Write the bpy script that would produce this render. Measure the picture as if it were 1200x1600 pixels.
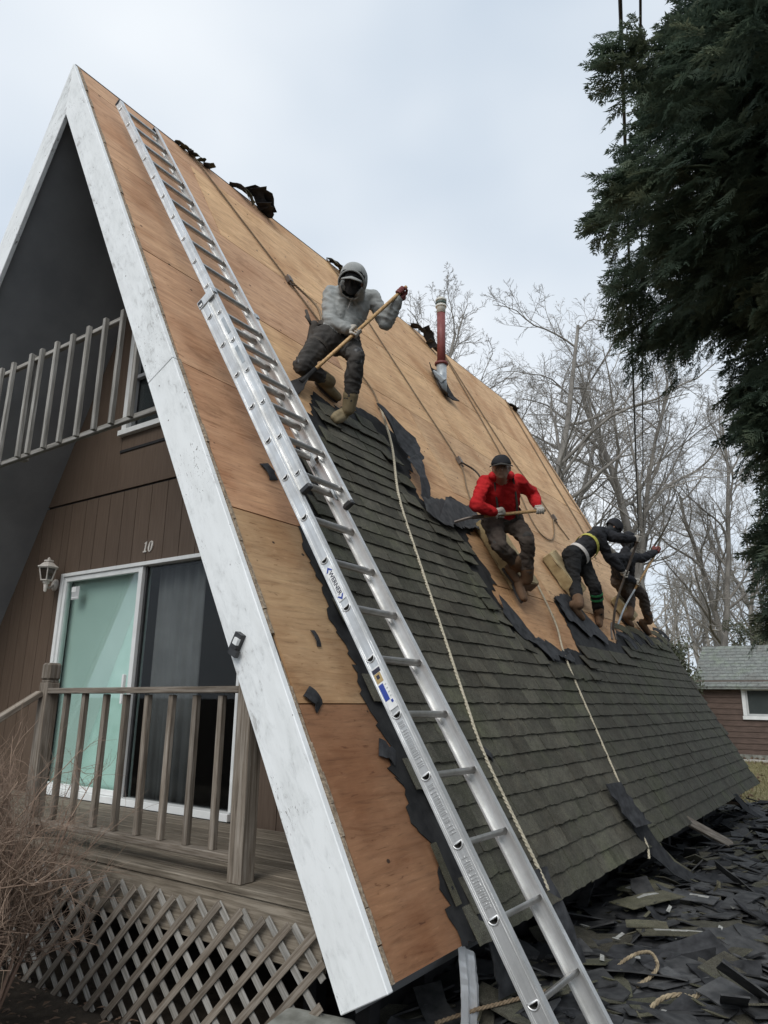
import bpy, bmesh, math, random
import numpy as np
from mathutils import Vector, Matrix, noise as mnoise

for o in list(bpy.data.objects):
    bpy.data.objects.remove(o)
scene = bpy.context.scene
COL = scene.collection
R = math.radians

# ------------------------------------------------------------------ camera
cam_d = bpy.data.cameras.new('camera')
cam = bpy.data.objects.new('camera', cam_d)
COL.objects.link(cam)
CAM = Vector((5.46728, -2.65047, 1.62739))
_yaw, _pit, _rol = -0.612324, 0.257549, 0.012822
_d = Vector((math.sin(_yaw) * math.cos(_pit), math.cos(_yaw) * math.cos(_pit), math.sin(_pit)))
_r = _d.cross(Vector((0, 0, 1))).normalized()
_u = _r.cross(_d)
_r2 = _r * math.cos(_rol) + _u * math.sin(_rol)
_u2 = -_r * math.sin(_rol) + _u * math.cos(_rol)
cam.matrix_world = Matrix(((_r2.x, _u2.x, -_d.x, CAM.x), (_r2.y, _u2.y, -_d.y, CAM.y), (_r2.z, _u2.z, -_d.z, CAM.z), (0, 0, 0, 1)))
cam_d.sensor_fit = 'VERTICAL'
cam_d.sensor_height = 36.0
cam_d.lens = 36.0 * 1102.957 / 1600.0
cam_d.clip_start = 0.05
cam_d.clip_end = 2000
scene.camera = cam

# ------------------------------------------------------------------ sky, sun, exposure
SUN_TO = Vector((0.25, -0.95, 0.95)).normalized()
sun_el = math.asin(SUN_TO.z)
sun_az = math.atan2(SUN_TO.x, SUN_TO.y)
world = bpy.data.worlds.new('World')
scene.world = world
world.use_nodes = True
wn, wl = world.node_tree.nodes, world.node_tree.links
wn.clear()
w_out = wn.new('ShaderNodeOutputWorld')
w_bg = wn.new('ShaderNodeBackground')
w_bg.inputs['Strength'].default_value = 0.1
w_sky = wn.new('ShaderNodeTexSky')
w_sky.sky_type = 'NISHITA'
w_sky.sun_disc = False
w_sky.sun_elevation = sun_el
w_sky.sun_rotation = sun_az
w_tc = wn.new('ShaderNodeTexCoord')
w_map = wn.new('ShaderNodeMapping')
w_map.inputs['Scale'].default_value = (1.0, 1.0, 1.7)
w_map.inputs['Location'].default_value = (0.35, 0.2, 0.1)
w_n = wn.new('ShaderNodeTexNoise')
w_n.inputs['Scale'].default_value = 1.5
w_n.inputs['Detail'].default_value = 3.5
w_n.inputs['Roughness'].default_value = 0.45
w_r = wn.new('ShaderNodeValToRGB')
w_r.color_ramp.elements[0].position = 0.36
w_r.color_ramp.elements[0].color = (4.2, 5.0, 5.95, 1)
w_r.color_ramp.elements[1].position = 0.66
w_r.color_ramp.elements[1].color = (7.3, 7.65, 8.0, 1)
w_mix = wn.new('ShaderNodeMixRGB')
w_mix.inputs['Fac'].default_value = 0.93
wl.new(w_tc.outputs['Generated'], w_map.inputs['Vector'])
wl.new(w_map.outputs['Vector'], w_n.inputs['Vector'])
wl.new(w_n.outputs['Fac'], w_r.inputs['Fac'])
wl.new(w_sky.outputs['Color'], w_mix.inputs['Color1'])
wl.new(w_r.outputs['Color'], w_mix.inputs['Color2'])
wl.new(w_mix.outputs['Color'], w_bg.inputs['Color'])
wl.new(w_bg.outputs['Background'], w_out.inputs['Surface'])

sun_d = bpy.data.lights.new('sun', 'SUN')
sun_d.energy = 1.5
sun_d.angle = R(35)
sun_d.color = (1.0, 0.97, 0.92)
sun = bpy.data.objects.new('sun', sun_d)
sun.rotation_euler = (-SUN_TO).to_track_quat('-Z', 'Y').to_euler()
sun.location = (0, -20, 30)
COL.objects.link(sun)

scene.view_settings.view_transform = 'Standard'
scene.view_settings.look = 'None'
scene.view_settings.exposure = 0.4
scene.view_settings.gamma = 1.0
scene.view_settings.use_curve_mapping = False
scene.cycles.max_bounces = 6
scene.cycles.diffuse_bounces = 3
scene.cycles.transparent_max_bounces = 12
random.seed(7)
rng = np.random.default_rng(7)

# ------------------------------------------------------------------ material helpers
class NT:
    def __init__(self, name):
        self.m = bpy.data.materials.new(name)
        self.m.use_nodes = True
        self.n, self.l = self.m.node_tree.nodes, self.m.node_tree.links
        self.b = self.n['Principled BSDF']
    def node(self, t, **kw):
        n = self.n.new(t)
        for k, v in kw.items():
            if k in n.inputs:
                n.inputs[k].default_value = v
            else:
                setattr(n, k, v)
        return n
    def link(self, a, b):
        self.l.new(a, b)
    def coords(self, scale=(1, 1, 1), kind='Object', jitter=True, rot=(0, 0, 0)):
        tc = self.node('ShaderNodeTexCoord')
        mp = self.node('ShaderNodeMapping')
        mp.inputs['Scale'].default_value = scale
        mp.inputs['Rotation'].default_value = rot
        if jitter:
            oi = self.node('ShaderNodeObjectInfo')
            mu = self.node('ShaderNodeMath', operation='MULTIPLY')
            mu.inputs[1].default_value = 37.0
            ad = self.node('ShaderNodeVectorMath', operation='ADD')
            self.link(oi.outputs['Random'], mu.inputs[0])
            self.link(tc.outputs[kind], ad.inputs[0])
            self.link(mu.outputs[0], ad.inputs[1])
            self.link(ad.outputs[0], mp.inputs['Vector'])
        else:
            self.link(tc.outputs[kind], mp.inputs['Vector'])
        return mp.outputs['Vector']
    def noise(self, vec, scale, detail=4, rough=0.55, dist=0.0):
        n = self.node('ShaderNodeTexNoise')
        n.inputs['Scale'].default_value = scale
        n.inputs['Detail'].default_value = detail
        n.inputs['Roughness'].default_value = rough
        n.inputs['Distortion'].default_value = dist
        self.link(vec, n.inputs['Vector'])
        return n.outputs['Fac']
    def ramp(self, fac, stops):
        r = self.node('ShaderNodeValToRGB')
        els = r.color_ramp.elements
        while len(els) < len(stops):
            els.new(0.5)
        for e, (p, c) in zip(els, stops):
            e.position = p
            e.color = (c[0], c[1], c[2], 1) if not isinstance(c, (int, float)) else (c, c, c, 1)
        self.link(fac, r.inputs['Fac'])
        return r.outputs['Color']
    def mix(self, fac, a, b, mode='MIX'):
        m = self.node('ShaderNodeMixRGB', blend_type=mode)
        for s, x in (('Fac', fac), ('Color1', a), ('Color2', b)):
            if isinstance(x, (int, float)):
                m.inputs[s].default_value = x if s == 'Fac' else (x, x, x, 1)
            elif isinstance(x, (tuple, list)):
                m.inputs[s].default_value = (x[0], x[1], x[2], 1)
            else:
                self.link(x, m.inputs[s])
        return m.outputs['Color']
    def rand_bright(self, col, lo, hi):
        oi = self.node('ShaderNodeObjectInfo')
        mr = self.node('ShaderNodeMapRange')
        mr.inputs['To Min'].default_value = lo
        mr.inputs['To Max'].default_value = hi
        self.link(oi.outputs['Random'], mr.inputs['Value'])
        return self.mix(1.0, col, mr.outputs['Result'], 'MULTIPLY')
    def bump(self, h, strength, dist=0.01):
        b = self.node('ShaderNodeBump')
        b.inputs['Strength'].default_value = strength
        b.inputs['Distance'].default_value = dist
        self.link(h, b.inputs['Height'])
        self.link(b.outputs['Normal'], self.b.inputs['Normal'])
    def done(self, col=None, rough=None, metal=None, spec=None):
        if col is not None:
            if isinstance(col, tuple):
                self.b.inputs['Base Color'].default_value = (*col, 1)
            else:
                self.link(col, self.b.inputs['Base Color'])
        if rough is not None:
            if isinstance(rough, (int, float)):
                self.b.inputs['Roughness'].default_value = rough
            else:
                self.link(rough, self.b.inputs['Roughness'])
        if metal is not None:
            self.b.inputs['Metallic'].default_value = metal
        if spec is not None:
            self.b.inputs['Specular IOR Level'].default_value = spec
        return self.m

def plain(name, c1, c2=None, scale=8, rough=0.7, bump=0.2, stretch=(1, 1, 1), metal=0.0, vary=(1, 1), detail=5, lo=0.35, hi=0.65, dist=0.004, spec=None):
    t = NT(name)
    c2 = c2 or tuple(x * 1.35 for x in c1)
    v = t.coords(stretch)
    f = t.noise(v, scale, detail)
    c = t.ramp(f, [(lo, c1), (hi, c2)])
    if vary != (1, 1):
        c = t.rand_bright(c, *vary)
    if bump:
        t.bump(f, bump, dist)
    return t.done(c, rough, metal, spec)

MAT = {}
# bare plywood sheathing: grain runs along local y, the tint is the sheet's own colour
t = NT('plywood')
v = t.coords((9, 1.1, 1))
g1 = t.noise(v, 1.6, 6, 0.62, 1.2)
v2 = t.coords((30, 2.4, 1))
g2 = t.noise(v2, 1.5, 5, 0.7, 0.6)
v3 = t.coords((1, 1, 1))
g3 = t.noise(v3, 1.7, 4, 0.55)
c = t.ramp(g1, [(0.28, (0.74, 0.67, 0.6)), (0.44, (0.95, 0.93, 0.92)), (0.58, (1.04, 1.04, 1.03)), (0.75, (1.17, 1.22, 1.28))])
c = t.mix(0.8, c, t.ramp(g2, [(0.3, 0.58), (0.45, 0.97), (0.7, 1.14)]), 'MULTIPLY')
v4 = t.coords((46, 11, 1))
g4 = t.noise(v4, 1.0, 3, 0.6, 0.5)
c = t.mix(0.85, c, t.ramp(g4, [(0.26, (0.42, 0.33, 0.28)), (0.36, (0.95, 0.94, 0.93)), (0.62, (1, 1, 1)), (0.74, (1.22, 1.25, 1.3))]), 'MULTIPLY')
c = t.mix(0.9, c, t.ramp(g3, [(0.3, (0.76, 0.66, 0.58)), (0.5, (1, 1, 1)), (0.72, (1.16, 1.18, 1.15))]), 'MULTIPLY')
g5 = t.noise(t.coords((2.2, 0.8, 1)), 1.4, 6, 0.7, 0.8)
c = t.mix(0.6, c, t.ramp(g5, [(0.30, (0.55, 0.5, 0.46)), (0.42, (1, 1, 1)), (0.6, (1, 1, 1)), (0.72, (1.12, 1.12, 1.1))]), 'MULTIPLY')
oi = t.node('ShaderNodeObjectInfo')
c = t.mix(1.0, c, oi.outputs['Color'], 'MULTIPLY')
vo = t.node('ShaderNodeTexVoronoi')
vo.inputs['Scale'].default_value = 1.0
t.link(t.coords((2.9, 2.0, 1)), vo.inputs['Vector'])
kn = t.ramp(vo.outputs['Distance'], [(0.02, 0.9), (0.045, 0.35), (0.06, 0.8), (0.075, 0.25), (0.11, 0.0)])
ks = t.node('ShaderNodeSeparateColor')
t.link(vo.outputs['Color'], ks.inputs['Color'])
kk = t.ramp(ks.outputs['Red'], [(0.60, 0.0), (0.63, 1.0)])
kf = t.mix(1.0, kn, kk, 'MULTIPLY')
c = t.mix(kf, c, (0.16, 0.075, 0.04))
vo2 = t.node('ShaderNodeTexVoronoi')
vo2.inputs['Scale'].default_value = 1.0
t.link(t.coords((8.5, 6.5, 1)), vo2.inputs['Vector'])
h2 = t.ramp(vo2.outputs['Distance'], [(0.07, 1.0), (0.105, 0.0)])
hs = t.node('ShaderNodeSeparateColor')
t.link(vo2.outputs['Color'], hs.inputs['Color'])
hk = t.ramp(hs.outputs['Green'], [(0.55, 0.0), (0.57, 1.0)])
hf = t.mix(1.0, h2, hk, 'MULTIPLY')
c = t.mix(hf, c, (0.05, 0.03, 0.02))
t.bump(g2, 0.35, 0.003)
MAT['plywood'] = t.done(c, 0.75, spec=0.25)

# white paint, flaking and greyed towards nothing in particular: patches of bare grey wood
t = NT('peeling_white_paint')
v = t.coords((1, 1, 1))
n1 = t.noise(v, 3.2, 7, 0.68, 0.4)
n2 = t.noise(t.coords((2.2, 6, 6)), 4.5, 6, 0.7, 0.5)
n0 = t.noise(v, 0.45, 2, 0.5)
s = t.mix(0.5, n1, n2)
s = t.mix(0.38, s, n0)
oi = t.node('ShaderNodeObjectInfo')
sc_ = t.node('ShaderNodeSeparateColor')
t.link(oi.outputs['Color'], sc_.inputs['Color'])
ad = t.node('ShaderNodeMath', operation='ADD')
t.link(s, ad.inputs[0]); t.link(sc_.outputs['Red'], ad.inputs[1])
s = ad.outputs[0]
c = t.ramp(s, [(0.385, (0.34, 0.34, 0.33)), (0.44, (0.5, 0.5, 0.49)), (0.475, (0.74, 0.76, 0.76)), (0.53, (0.83, 0.85, 0.85))])
vo = t.node('ShaderNodeTexVoronoi')
vo.inputs['Scale'].default_value = 11
t.link(v, vo.inputs['Vector'])
vk = t.ramp(vo.outputs['Distance'], [(0.05, 1.0), (0.075, 0.0)])
vs = t.node('ShaderNodeSeparateColor')
t.link(vo.outputs['Color'], vs.inputs['Color'])
vf = t.mix(1.0, vk, t.ramp(vs.outputs['Blue'], [(0.6, 0.0), (0.62, 1.0)]), 'MULTIPLY')
c = t.mix(vf, c, (0.16, 0.15, 0.14))
sc1 = t.noise(t.coords((9, 9, 34), rot=(0, 0.5, 0)), 1.3, 3, 0.75, 2.5)
sc2 = t.noise(v, 2.1, 2, 0.5)
scm = t.mix(1.0, t.ramp(sc1, [(0.63, 0.0), (0.65, 1.0)]), t.ramp(sc2, [(0.53, 0.0), (0.57, 1.0)]), 'MULTIPLY')
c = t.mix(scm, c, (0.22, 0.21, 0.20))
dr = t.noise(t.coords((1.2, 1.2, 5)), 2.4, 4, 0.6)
c = t.mix(0.5, c, t.ramp(dr, [(0.3, (0.80, 0.80, 0.79)), (0.6, (1, 1, 1))]), 'MULTIPLY')
t.bump(s, 0.5, 0.004)
MAT['white_paint'] = t.done(c, 0.6)

# asphalt shingle granules
def granule(name, c1, c2, lo=0.75, hi=1.3):
    t = NT(name)
    v = t.coords((1, 1, 1))
    f = t.noise(v, 260, 3, 0.75)
    f2 = t.noise(t.coords((1, 1, 1)), 7, 5, 0.65)
    f3 = t.noise(t.coords((1, 1, 1)), 38, 3, 0.6)
    c = t.ramp(f, [(0.36, tuple(x * 0.5 for x in c1)), (0.5, c1), (0.66, c2)])
    c = t.mix(0.9, c, t.ramp(f2, [(0.3, (0.62, 0.62, 0.6)), (0.5, (0.95, 0.95, 0.95)), (0.72, (1.28, 1.27, 1.2))]), 'MULTIPLY')
    c = t.mix(0.7, c, t.ramp(f3, [(0.3, 0.72), (0.5, 1.0), (0.7, 1.22)]), 'MULTIPLY')
    ge = t.node('ShaderNodeNewGeometry')
    mo = t.noise(ge.outputs['Position'], 1.6, 5, 0.65)
    c = t.mix(1.0, c, t.ramp(mo, [(0.34, (0.86, 0.82, 0.80)), (0.5, (1, 1, 1)), (0.66, (0.99, 1.05, 0.90))]), 'MULTIPLY')
    c = t.rand_bright(c, lo, hi)
    t.bump(f, 0.7, 0.003)
    return t.done(c, 0.9, spec=0.2)
MAT['shingle'] = granule('shingle_granules', (0.088, 0.084, 0.066), (0.165, 0.160, 0.132), 0.76, 1.24)
MAT['scrap_olive'] = granule('olive_granules', (0.10, 0.095, 0.066), (0.19, 0.18, 0.135), 0.85, 1.2)
MAT['grey_roof'] = granule('grey_roof_granules', (0.22, 0.235, 0.225), (0.36, 0.375, 0.355), 0.9, 1.1)
MAT['felt'] = plain('black_roofing_felt', (0.020, 0.020, 0.021), (0.042, 0.042, 0.042), 9, 0.8, 0.6, vary=(0.8, 1.3), dist=0.008, spec=0.15)
MAT['scrap'] = plain('black_scrap', (0.016, 0.0165, 0.018), (0.042, 0.043, 0.046), 14, 0.75, 0.6, vary=(0.55, 1.7), dist=0.006, spec=0.2)
MAT['scrap_blue'] = plain('slate_scrap', (0.036, 0.037, 0.039), (0.085, 0.086, 0.087), 12, 0.75, 0.6, vary=(0.55, 1.6), dist=0.006, spec=0.2)
MAT['tar_strip'] = plain('pale_tar_strip', (0.26, 0.26, 0.24), (0.46, 0.46, 0.43), 40, 0.6, 0.3)

def wood(name, c1, c2, rough=0.8, vary=(0.8, 1.2), bump=0.6):
    t = NT(name)
    f = t.noise(t.coords((1.3, 26, 26)), 2.6, 6, 0.65, 0.5)
    f2 = t.noise(t.coords((1, 1, 1)), 3.5, 3)
    c = t.ramp(f, [(0.3, tuple(x * 0.55 for x in c1)), (0.45, c1), (0.68, c2)])
    c = t.mix(0.6, c, t.ramp(f2, [(0.3, 0.7), (0.7, 1.2)]), 'MULTIPLY')
    c = t.rand_bright(c, *vary)
    t.bump(f, bump, 0.004)
    return t.done(c, rough, spec=0.25)
MAT['old_wood'] = wood('weathered_wood', (0.165, 0.135, 0.105), (0.30, 0.265, 0.225))
MAT['grey_wood'] = wood('grey_weathered_wood', (0.25, 0.235, 0.21), (0.42, 0.41, 0.385))
MAT['deck_wood'] = wood('deck_wood', (0.15, 0.125, 0.095), (0.26, 0.225, 0.18))
MAT['edge_wood'] = wood('rough_edge_wood', (0.22, 0.17, 0.12), (0.46, 0.38, 0.29), vary=(0.9, 1.1))
MAT['handle_wood'] = wood('handle_wood', (0.42, 0.26, 0.12), (0.6, 0.42, 0.22), 0.5, bump=0.2)
MAT['brown_siding'] = plain('brown_painted_siding', (0.086, 0.057, 0.038), (0.108, 0.075, 0.053), 3, 0.65, 0.25, stretch=(22, 22, 1.2), vary=(0.95, 1.05))
MAT['dark_soffit'] = plain('grey_stained_boards', (0.215, 0.222, 0.232), (0.262, 0.27, 0.28), 3, 0.55, 0.15)
MAT['cottage_siding'] = wood('red_brown_clapboard', (0.098, 0.068, 0.055), (0.138, 0.098, 0.082), 0.7, (0.92, 1.08), 0.2)
MAT['white_vinyl'] = plain('white_frame', (0.68, 0.69, 0.68), (0.78, 0.79, 0.78), 6, 0.45, 0.05)
MAT['cream_metal'] = plain('cream_lamp_metal', (0.52, 0.48, 0.43), (0.66, 0.62, 0.57), 20, 0.4, 0.1)
MAT['black_plastic'] = plain('black_plastic', (0.02, 0.02, 0.021), (0.035, 0.035, 0.036), 20, 0.45, 0.15)
MAT['void'] = plain('dark_foundation', (0.012, 0.012, 0.013), (0.022, 0.021, 0.022), 5, 0.9, 0.4)
MAT['concrete'] = plain('mossy_concrete', (0.13, 0.13, 0.11), (0.28, 0.28, 0.25), 9, 0.9, 0.8, dist=0.01)
MAT['galv'] = plain('galvanised_metal', (0.32, 0.35, 0.37), (0.48, 0.51, 0.53), 9, 0.45, 0.15, metal=0.35)
MAT['rust_red'] = plain('rust_red_pipe', (0.15, 0.035, 0.032), (0.22, 0.06, 0.055), 9, 0.6, 0.2)
MAT['pvc'] = plain('pale_pvc', (0.55, 0.55, 0.5), (0.68, 0.68, 0.63), 9, 0.5, 0.1)
MAT['cap_green'] = plain('dark_green_band', (0.05, 0.08, 0.07), (0.08, 0.11, 0.1), 9, 0.5, 0.1)
MAT['rope'] = plain('braided_rope', (0.40, 0.36, 0.27), (0.62, 0.57, 0.45), 60, 0.85, 0.4)
MAT['old_rope'] = plain('dirty_rope', (0.16, 0.115, 0.07), (0.27, 0.2, 0.13), 60, 0.85, 0.4)
MAT['tan_rope'] = plain('tan_manila_rope', (0.16, 0.12, 0.075), (0.40, 0.33, 0.22), 18, 0.85, 0.4)
MAT['steel'] = plain('dull_steel', (0.10, 0.085, 0.075), (0.17, 0.14, 0.12), 20, 0.5, 0.2, metal=0.5)
MAT['foam'] = plain('dirty_yellow_foam', (0.26, 0.19, 0.095), (0.46, 0.36, 0.2), 7, 0.95, 0.9, dist=0.012)
MAT['foam_dark'] = plain('dark_foam_edge', (0.09, 0.055, 0.035), (0.17, 0.11, 0.07), 7, 0.95, 0.9, dist=0.012)
MAT['cable'] = plain('black_cable', (0.015, 0.015, 0.016), (0.025, 0.025, 0.026), 20, 0.6, 0.1)

t = NT('brushed_aluminium')
v = t.coords((30, 1.5, 30))
f = t.noise(v, 3, 4, 0.6)
f2 = t.noise(t.coords((1, 1, 1)), 5, 5, 0.6)
c = t.ramp(f2, [(0.3, (0.60, 0.60, 0.59)), (0.6, (0.83, 0.83, 0.82))])
c = t.mix(0.35, c, t.ramp(f, [(0.3, 0.6), (0.6, 1.0)]), 'MULTIPLY')
t.bump(f, 0.08, 0.002)
MAT['alu'] = t.done(c, t.ramp(f2, [(0.3, 0.58), (0.7, 0.38)]), 0.85)
t = NT('dull_rung_metal')
f2 = t.noise(t.coords((1, 1, 1)), 9, 5, 0.6)
MAT['rung'] = t.done(t.ramp(f2, [(0.3, (0.42, 0.41, 0.39)), (0.65, (0.62, 0.61, 0.59))]), 0.42, 0.9)
t = NT('crumpled_flashing')
f = t.noise(t.coords((22, 22, 2.0)), 1.6, 5, 0.65, 0.8)
t.bump(f, 0.6, 0.006)
MAT['flash'] = t.done((0.86, 0.87, 0.88), 0.36, 0.35)

# bark, foliage, ground
MAT['bark'] = plain('grey_bark', (0.17, 0.155, 0.138), (0.30, 0.28, 0.252), 6, 0.9, 0.7, stretch=(1, 1, 0.2), vary=(0.75, 1.2), dist=0.02)
MAT['twig'] = plain('grey_brown_twigs', (0.25, 0.23, 0.205), (0.36, 0.335, 0.305), 3, 0.9, 0.0, vary=(0.75, 1.25))
MAT['cedar_bark'] = plain('cedar_bark', (0.05, 0.038, 0.03), (0.1, 0.08, 0.065), 6, 0.9, 0.7, stretch=(1, 1, 0.15), dist=0.02)
MAT['shrub'] = plain('tan_brown_twigs', (0.185, 0.125, 0.09), (0.34, 0.245, 0.18), 5, 0.85, 0.0)
MAT['shrub_stem'] = plain('brown_stems', (0.13, 0.082, 0.06), (0.26, 0.17, 0.125), 7, 0.85, 0.0)
MAT['leaf_brown'] = plain('dead_leaf', (0.085, 0.052, 0.034), (0.17, 0.105, 0.065), 9, 0.8, 0.2, vary=(0.7, 1.3))
t = NT('cedar_foliage')
f = t.noise(t.coords((1, 1, 1)), 1.6, 4, 0.6)
f2 = t.noise(t.coords((1, 1, 1)), 22, 2, 0.5)
c = t.ramp(f, [(0.3, (0.075, 0.112, 0.085)), (0.5, (0.105, 0.145, 0.10)), (0.72, (0.17, 0.185, 0.11))])
c = t.mix(0.6, c, t.ramp(f2, [(0.3, 0.65), (0.7, 1.35)]), 'MULTIPLY')
MAT['cedar'] = t.done(c, 0.7, spec=0.25)
tl_ = t.node('ShaderNodeBsdfTranslucent')
t.link(c, tl_.inputs['Color'])
mxs = t.node('ShaderNodeMixShader')
mxs.inputs[0].default_value = 0.38
t.link(t.b.outputs[0], mxs.inputs[1]); t.link(tl_.outputs[0], mxs.inputs[2])
t.link(mxs.outputs[0], [q for q in t.n if q.type == 'OUTPUT_MATERIAL'][0].inputs['Surface'])
t = NT('understorey_foliage')
f = t.noise(t.coords((1, 1, 1)), 2, 4, 0.6)
MAT['under'] = t.done(t.ramp(f, [(0.3, (0.05, 0.06, 0.035)), (0.7, (0.12, 0.125, 0.075))]), 0.8)
t = NT('ground_soil_and_grass')
v = t.coords((1, 1, 1), jitter=False)
f = t.noise(v, 0.35, 5, 0.6)
f2 = t.noise(v, 9, 6, 0.7)
g = t.ramp(f2, [(0.3, (0.10, 0.095, 0.045)), (0.5, (0.19, 0.165, 0.085)), (0.7, (0.27, 0.22, 0.13))])
d = t.ramp(f2, [(0.3, (0.025, 0.02, 0.016)), (0.7, (0.075, 0.06, 0.045))])
sx = t.node('ShaderNodeSeparateXYZ')
t.link(v, sx.inputs[0])
far = t.node('ShaderNodeMapRange')
far.inputs['From Min'].default_value = 9.5
far.inputs['From Max'].default_value = 12.0
t.link(sx.outputs['Y'], far.inputs['Value'])
c = t.mix(far.outputs['Result'], d, g)
t.bump(f2, 0.8, 0.03)
MAT['ground'] = t.done(c, 0.95, spec=0.15)
MAT['grass'] = plain('dry_grass_blades', (0.13, 0.125, 0.05), (0.27, 0.235, 0.12), 6, 0.85, 0.0)
MAT['path'] = plain('pale_path', (0.36, 0.34, 0.31), (0.5, 0.47, 0.43), 5, 0.9, 0.5)

def cloth(name, c1, c2, rough=0.9, sc=55):
    t = NT(name)
    f = t.noise(t.coords((1, 1, 1)), 6, 5, 0.6)
    f2 = t.noise(t.coords((1, 1, 1)), sc * 4, 2, 0.6)
    c = t.ramp(f, [(0.3, c1), (0.68, c2)])
    c = t.mix(0.4, c, t.ramp(f2, [(0.3, 0.75), (0.7, 1.2)]), 'MULTIPLY')
    t.bump(f2, 0.25, 0.002)
    return t.done(c, rough, spec=0.15)
MAT['grey_fleece'] = cloth('grey_fleece', (0.25, 0.262, 0.258), (0.37, 0.385, 0.378))
MAT['red_fleece'] = cloth('red_fleece', (0.38, 0.012, 0.016), (0.56, 0.03, 0.032))
MAT['black_fleece'] = cloth('black_fleece', (0.02, 0.021, 0.025), (0.042, 0.043, 0.048))
MAT['charcoal_cloth'] = cloth('charcoal_work_trousers', (0.038, 0.036, 0.034), (0.085, 0.08, 0.075))
MAT['brown_cloth'] = cloth('dusty_brown_trousers', (0.05, 0.039, 0.033), (0.10, 0.082, 0.07))
MAT['dark_jersey'] = cloth('dark_trousers', (0.014, 0.015, 0.016), (0.03, 0.03, 0.031))
MAT['glove'] = cloth('pale_work_glove', (0.36, 0.33, 0.28), (0.6, 0.57, 0.52))
MAT['glove_red'] = cloth('dark_red_glove', (0.13, 0.04, 0.04), (0.27, 0.11, 0.10))
MAT['boot'] = cloth('tan_work_boot', (0.16, 0.125, 0.07), (0.30, 0.245, 0.155))
MAT['boot_brown'] = cloth('brown_work_boot', (0.10, 0.058, 0.034), (0.18, 0.115, 0.075))
MAT['strap'] = cloth('dark_webbing', (0.05, 0.045, 0.04), (0.1, 0.09, 0.08))
MAT['strap_yellow'] = cloth('yellow_webbing', (0.42, 0.40, 0.08), (0.6, 0.58, 0.16))
MAT['strap_green'] = cloth('green_webbing', (0.02, 0.14, 0.05), (0.05, 0.24, 0.1))
MAT['white_cloth'] = cloth('white_cotton', (0.5, 0.48, 0.46), (0.68, 0.66, 0.64))
MAT['cap_grey'] = cloth('pale_grey_cap', (0.27, 0.28, 0.27), (0.4, 0.41, 0.4))
MAT['skin'] = plain('skin', (0.30, 0.17, 0.115), (0.38, 0.22, 0.155), 12, 0.55, 0.1)
MAT['mask'] = cloth('face_mask_and_shade', (0.035, 0.038, 0.042), (0.06, 0.064, 0.07))

def glass(name, tint, lo=0.04, hi=0.55):
    t = NT(name)
    t.n.remove(t.b)
    out = [n for n in t.n if n.type == 'OUTPUT_MATERIAL'][0]
    tr = t.node('ShaderNodeBsdfTransparent')
    tr.inputs['Color'].default_value = (*tint, 1)
    gl = t.node('ShaderNodeBsdfGlossy')
    gl.inputs['Roughness'].default_value = 0.02
    lw = t.node('ShaderNodeLayerWeight')
    fr = t.node('ShaderNodeMapRange')
    fr.inputs['To Min'].default_value = lo
    fr.inputs['To Max'].default_value = hi
    pw = t.node('ShaderNodeMath', operation='POWER')
    pw.inputs[1].default_value = 3.0
    t.link(lw.outputs['Facing'], pw.inputs[0])
    t.link(pw.outputs[0], fr.inputs['Value'])
    mx = t.node('ShaderNodeMixShader')
    t.link(fr.outputs['Result'], mx.inputs[0])
    t.link(tr.outputs[0], mx.inputs[1])
    t.link(gl.outputs[0], mx.inputs[2])
    t.link(mx.outputs[0], out.inputs['Surface'])
    return t.m
MAT['glass_green'] = glass('green_glass', (0.89, 0.955, 0.935), 0.05, 0.6)
MAT['glass_grey'] = glass('grey_glass', (0.6, 0.62, 0.62))
MAT['screen_glass'] = glass('screened_glass', (0.70, 0.71, 0.71), 0.02, 0.2)
MAT['blind'] = plain('pale_green_blind', (0.57, 0.635, 0.61), (0.63, 0.69, 0.665), 2, 0.8, 0.05)
MAT['reflection_sheet'] = plain('pale_reflection_sheet', (0.62, 0.76, 0.71), (0.74, 0.86, 0.82), 6, 0.8, 0.2)
MAT['curtain'] = plain('grey_curtain', (0.30, 0.31, 0.31), (0.38, 0.39, 0.39), 5, 0.85, 0.1)
MAT['room'] = plain('dark_room', (0.03, 0.028, 0.028), (0.05, 0.045, 0.044), 3, 0.8, 0.0)
MAT['window_shade'] = plain('grey_window_shade', (0.42, 0.43, 0.43), (0.5, 0.51, 0.5), 3, 0.7, 0.0)
for nm, colr in (('print_blue', (0.03, 0.06, 0.30)), ('print_dark', (0.03, 0.03, 0.05)), ('print_tan', (0.42, 0.30, 0.13)), ('print_white', (0.74, 0.74, 0.73)), ('print_grey', (0.45, 0.46, 0.46))):
    MAT[nm] = plain(nm, colr, tuple(min(1, x * 1.15) for x in colr), 30, 0.4, 0.0)

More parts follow.
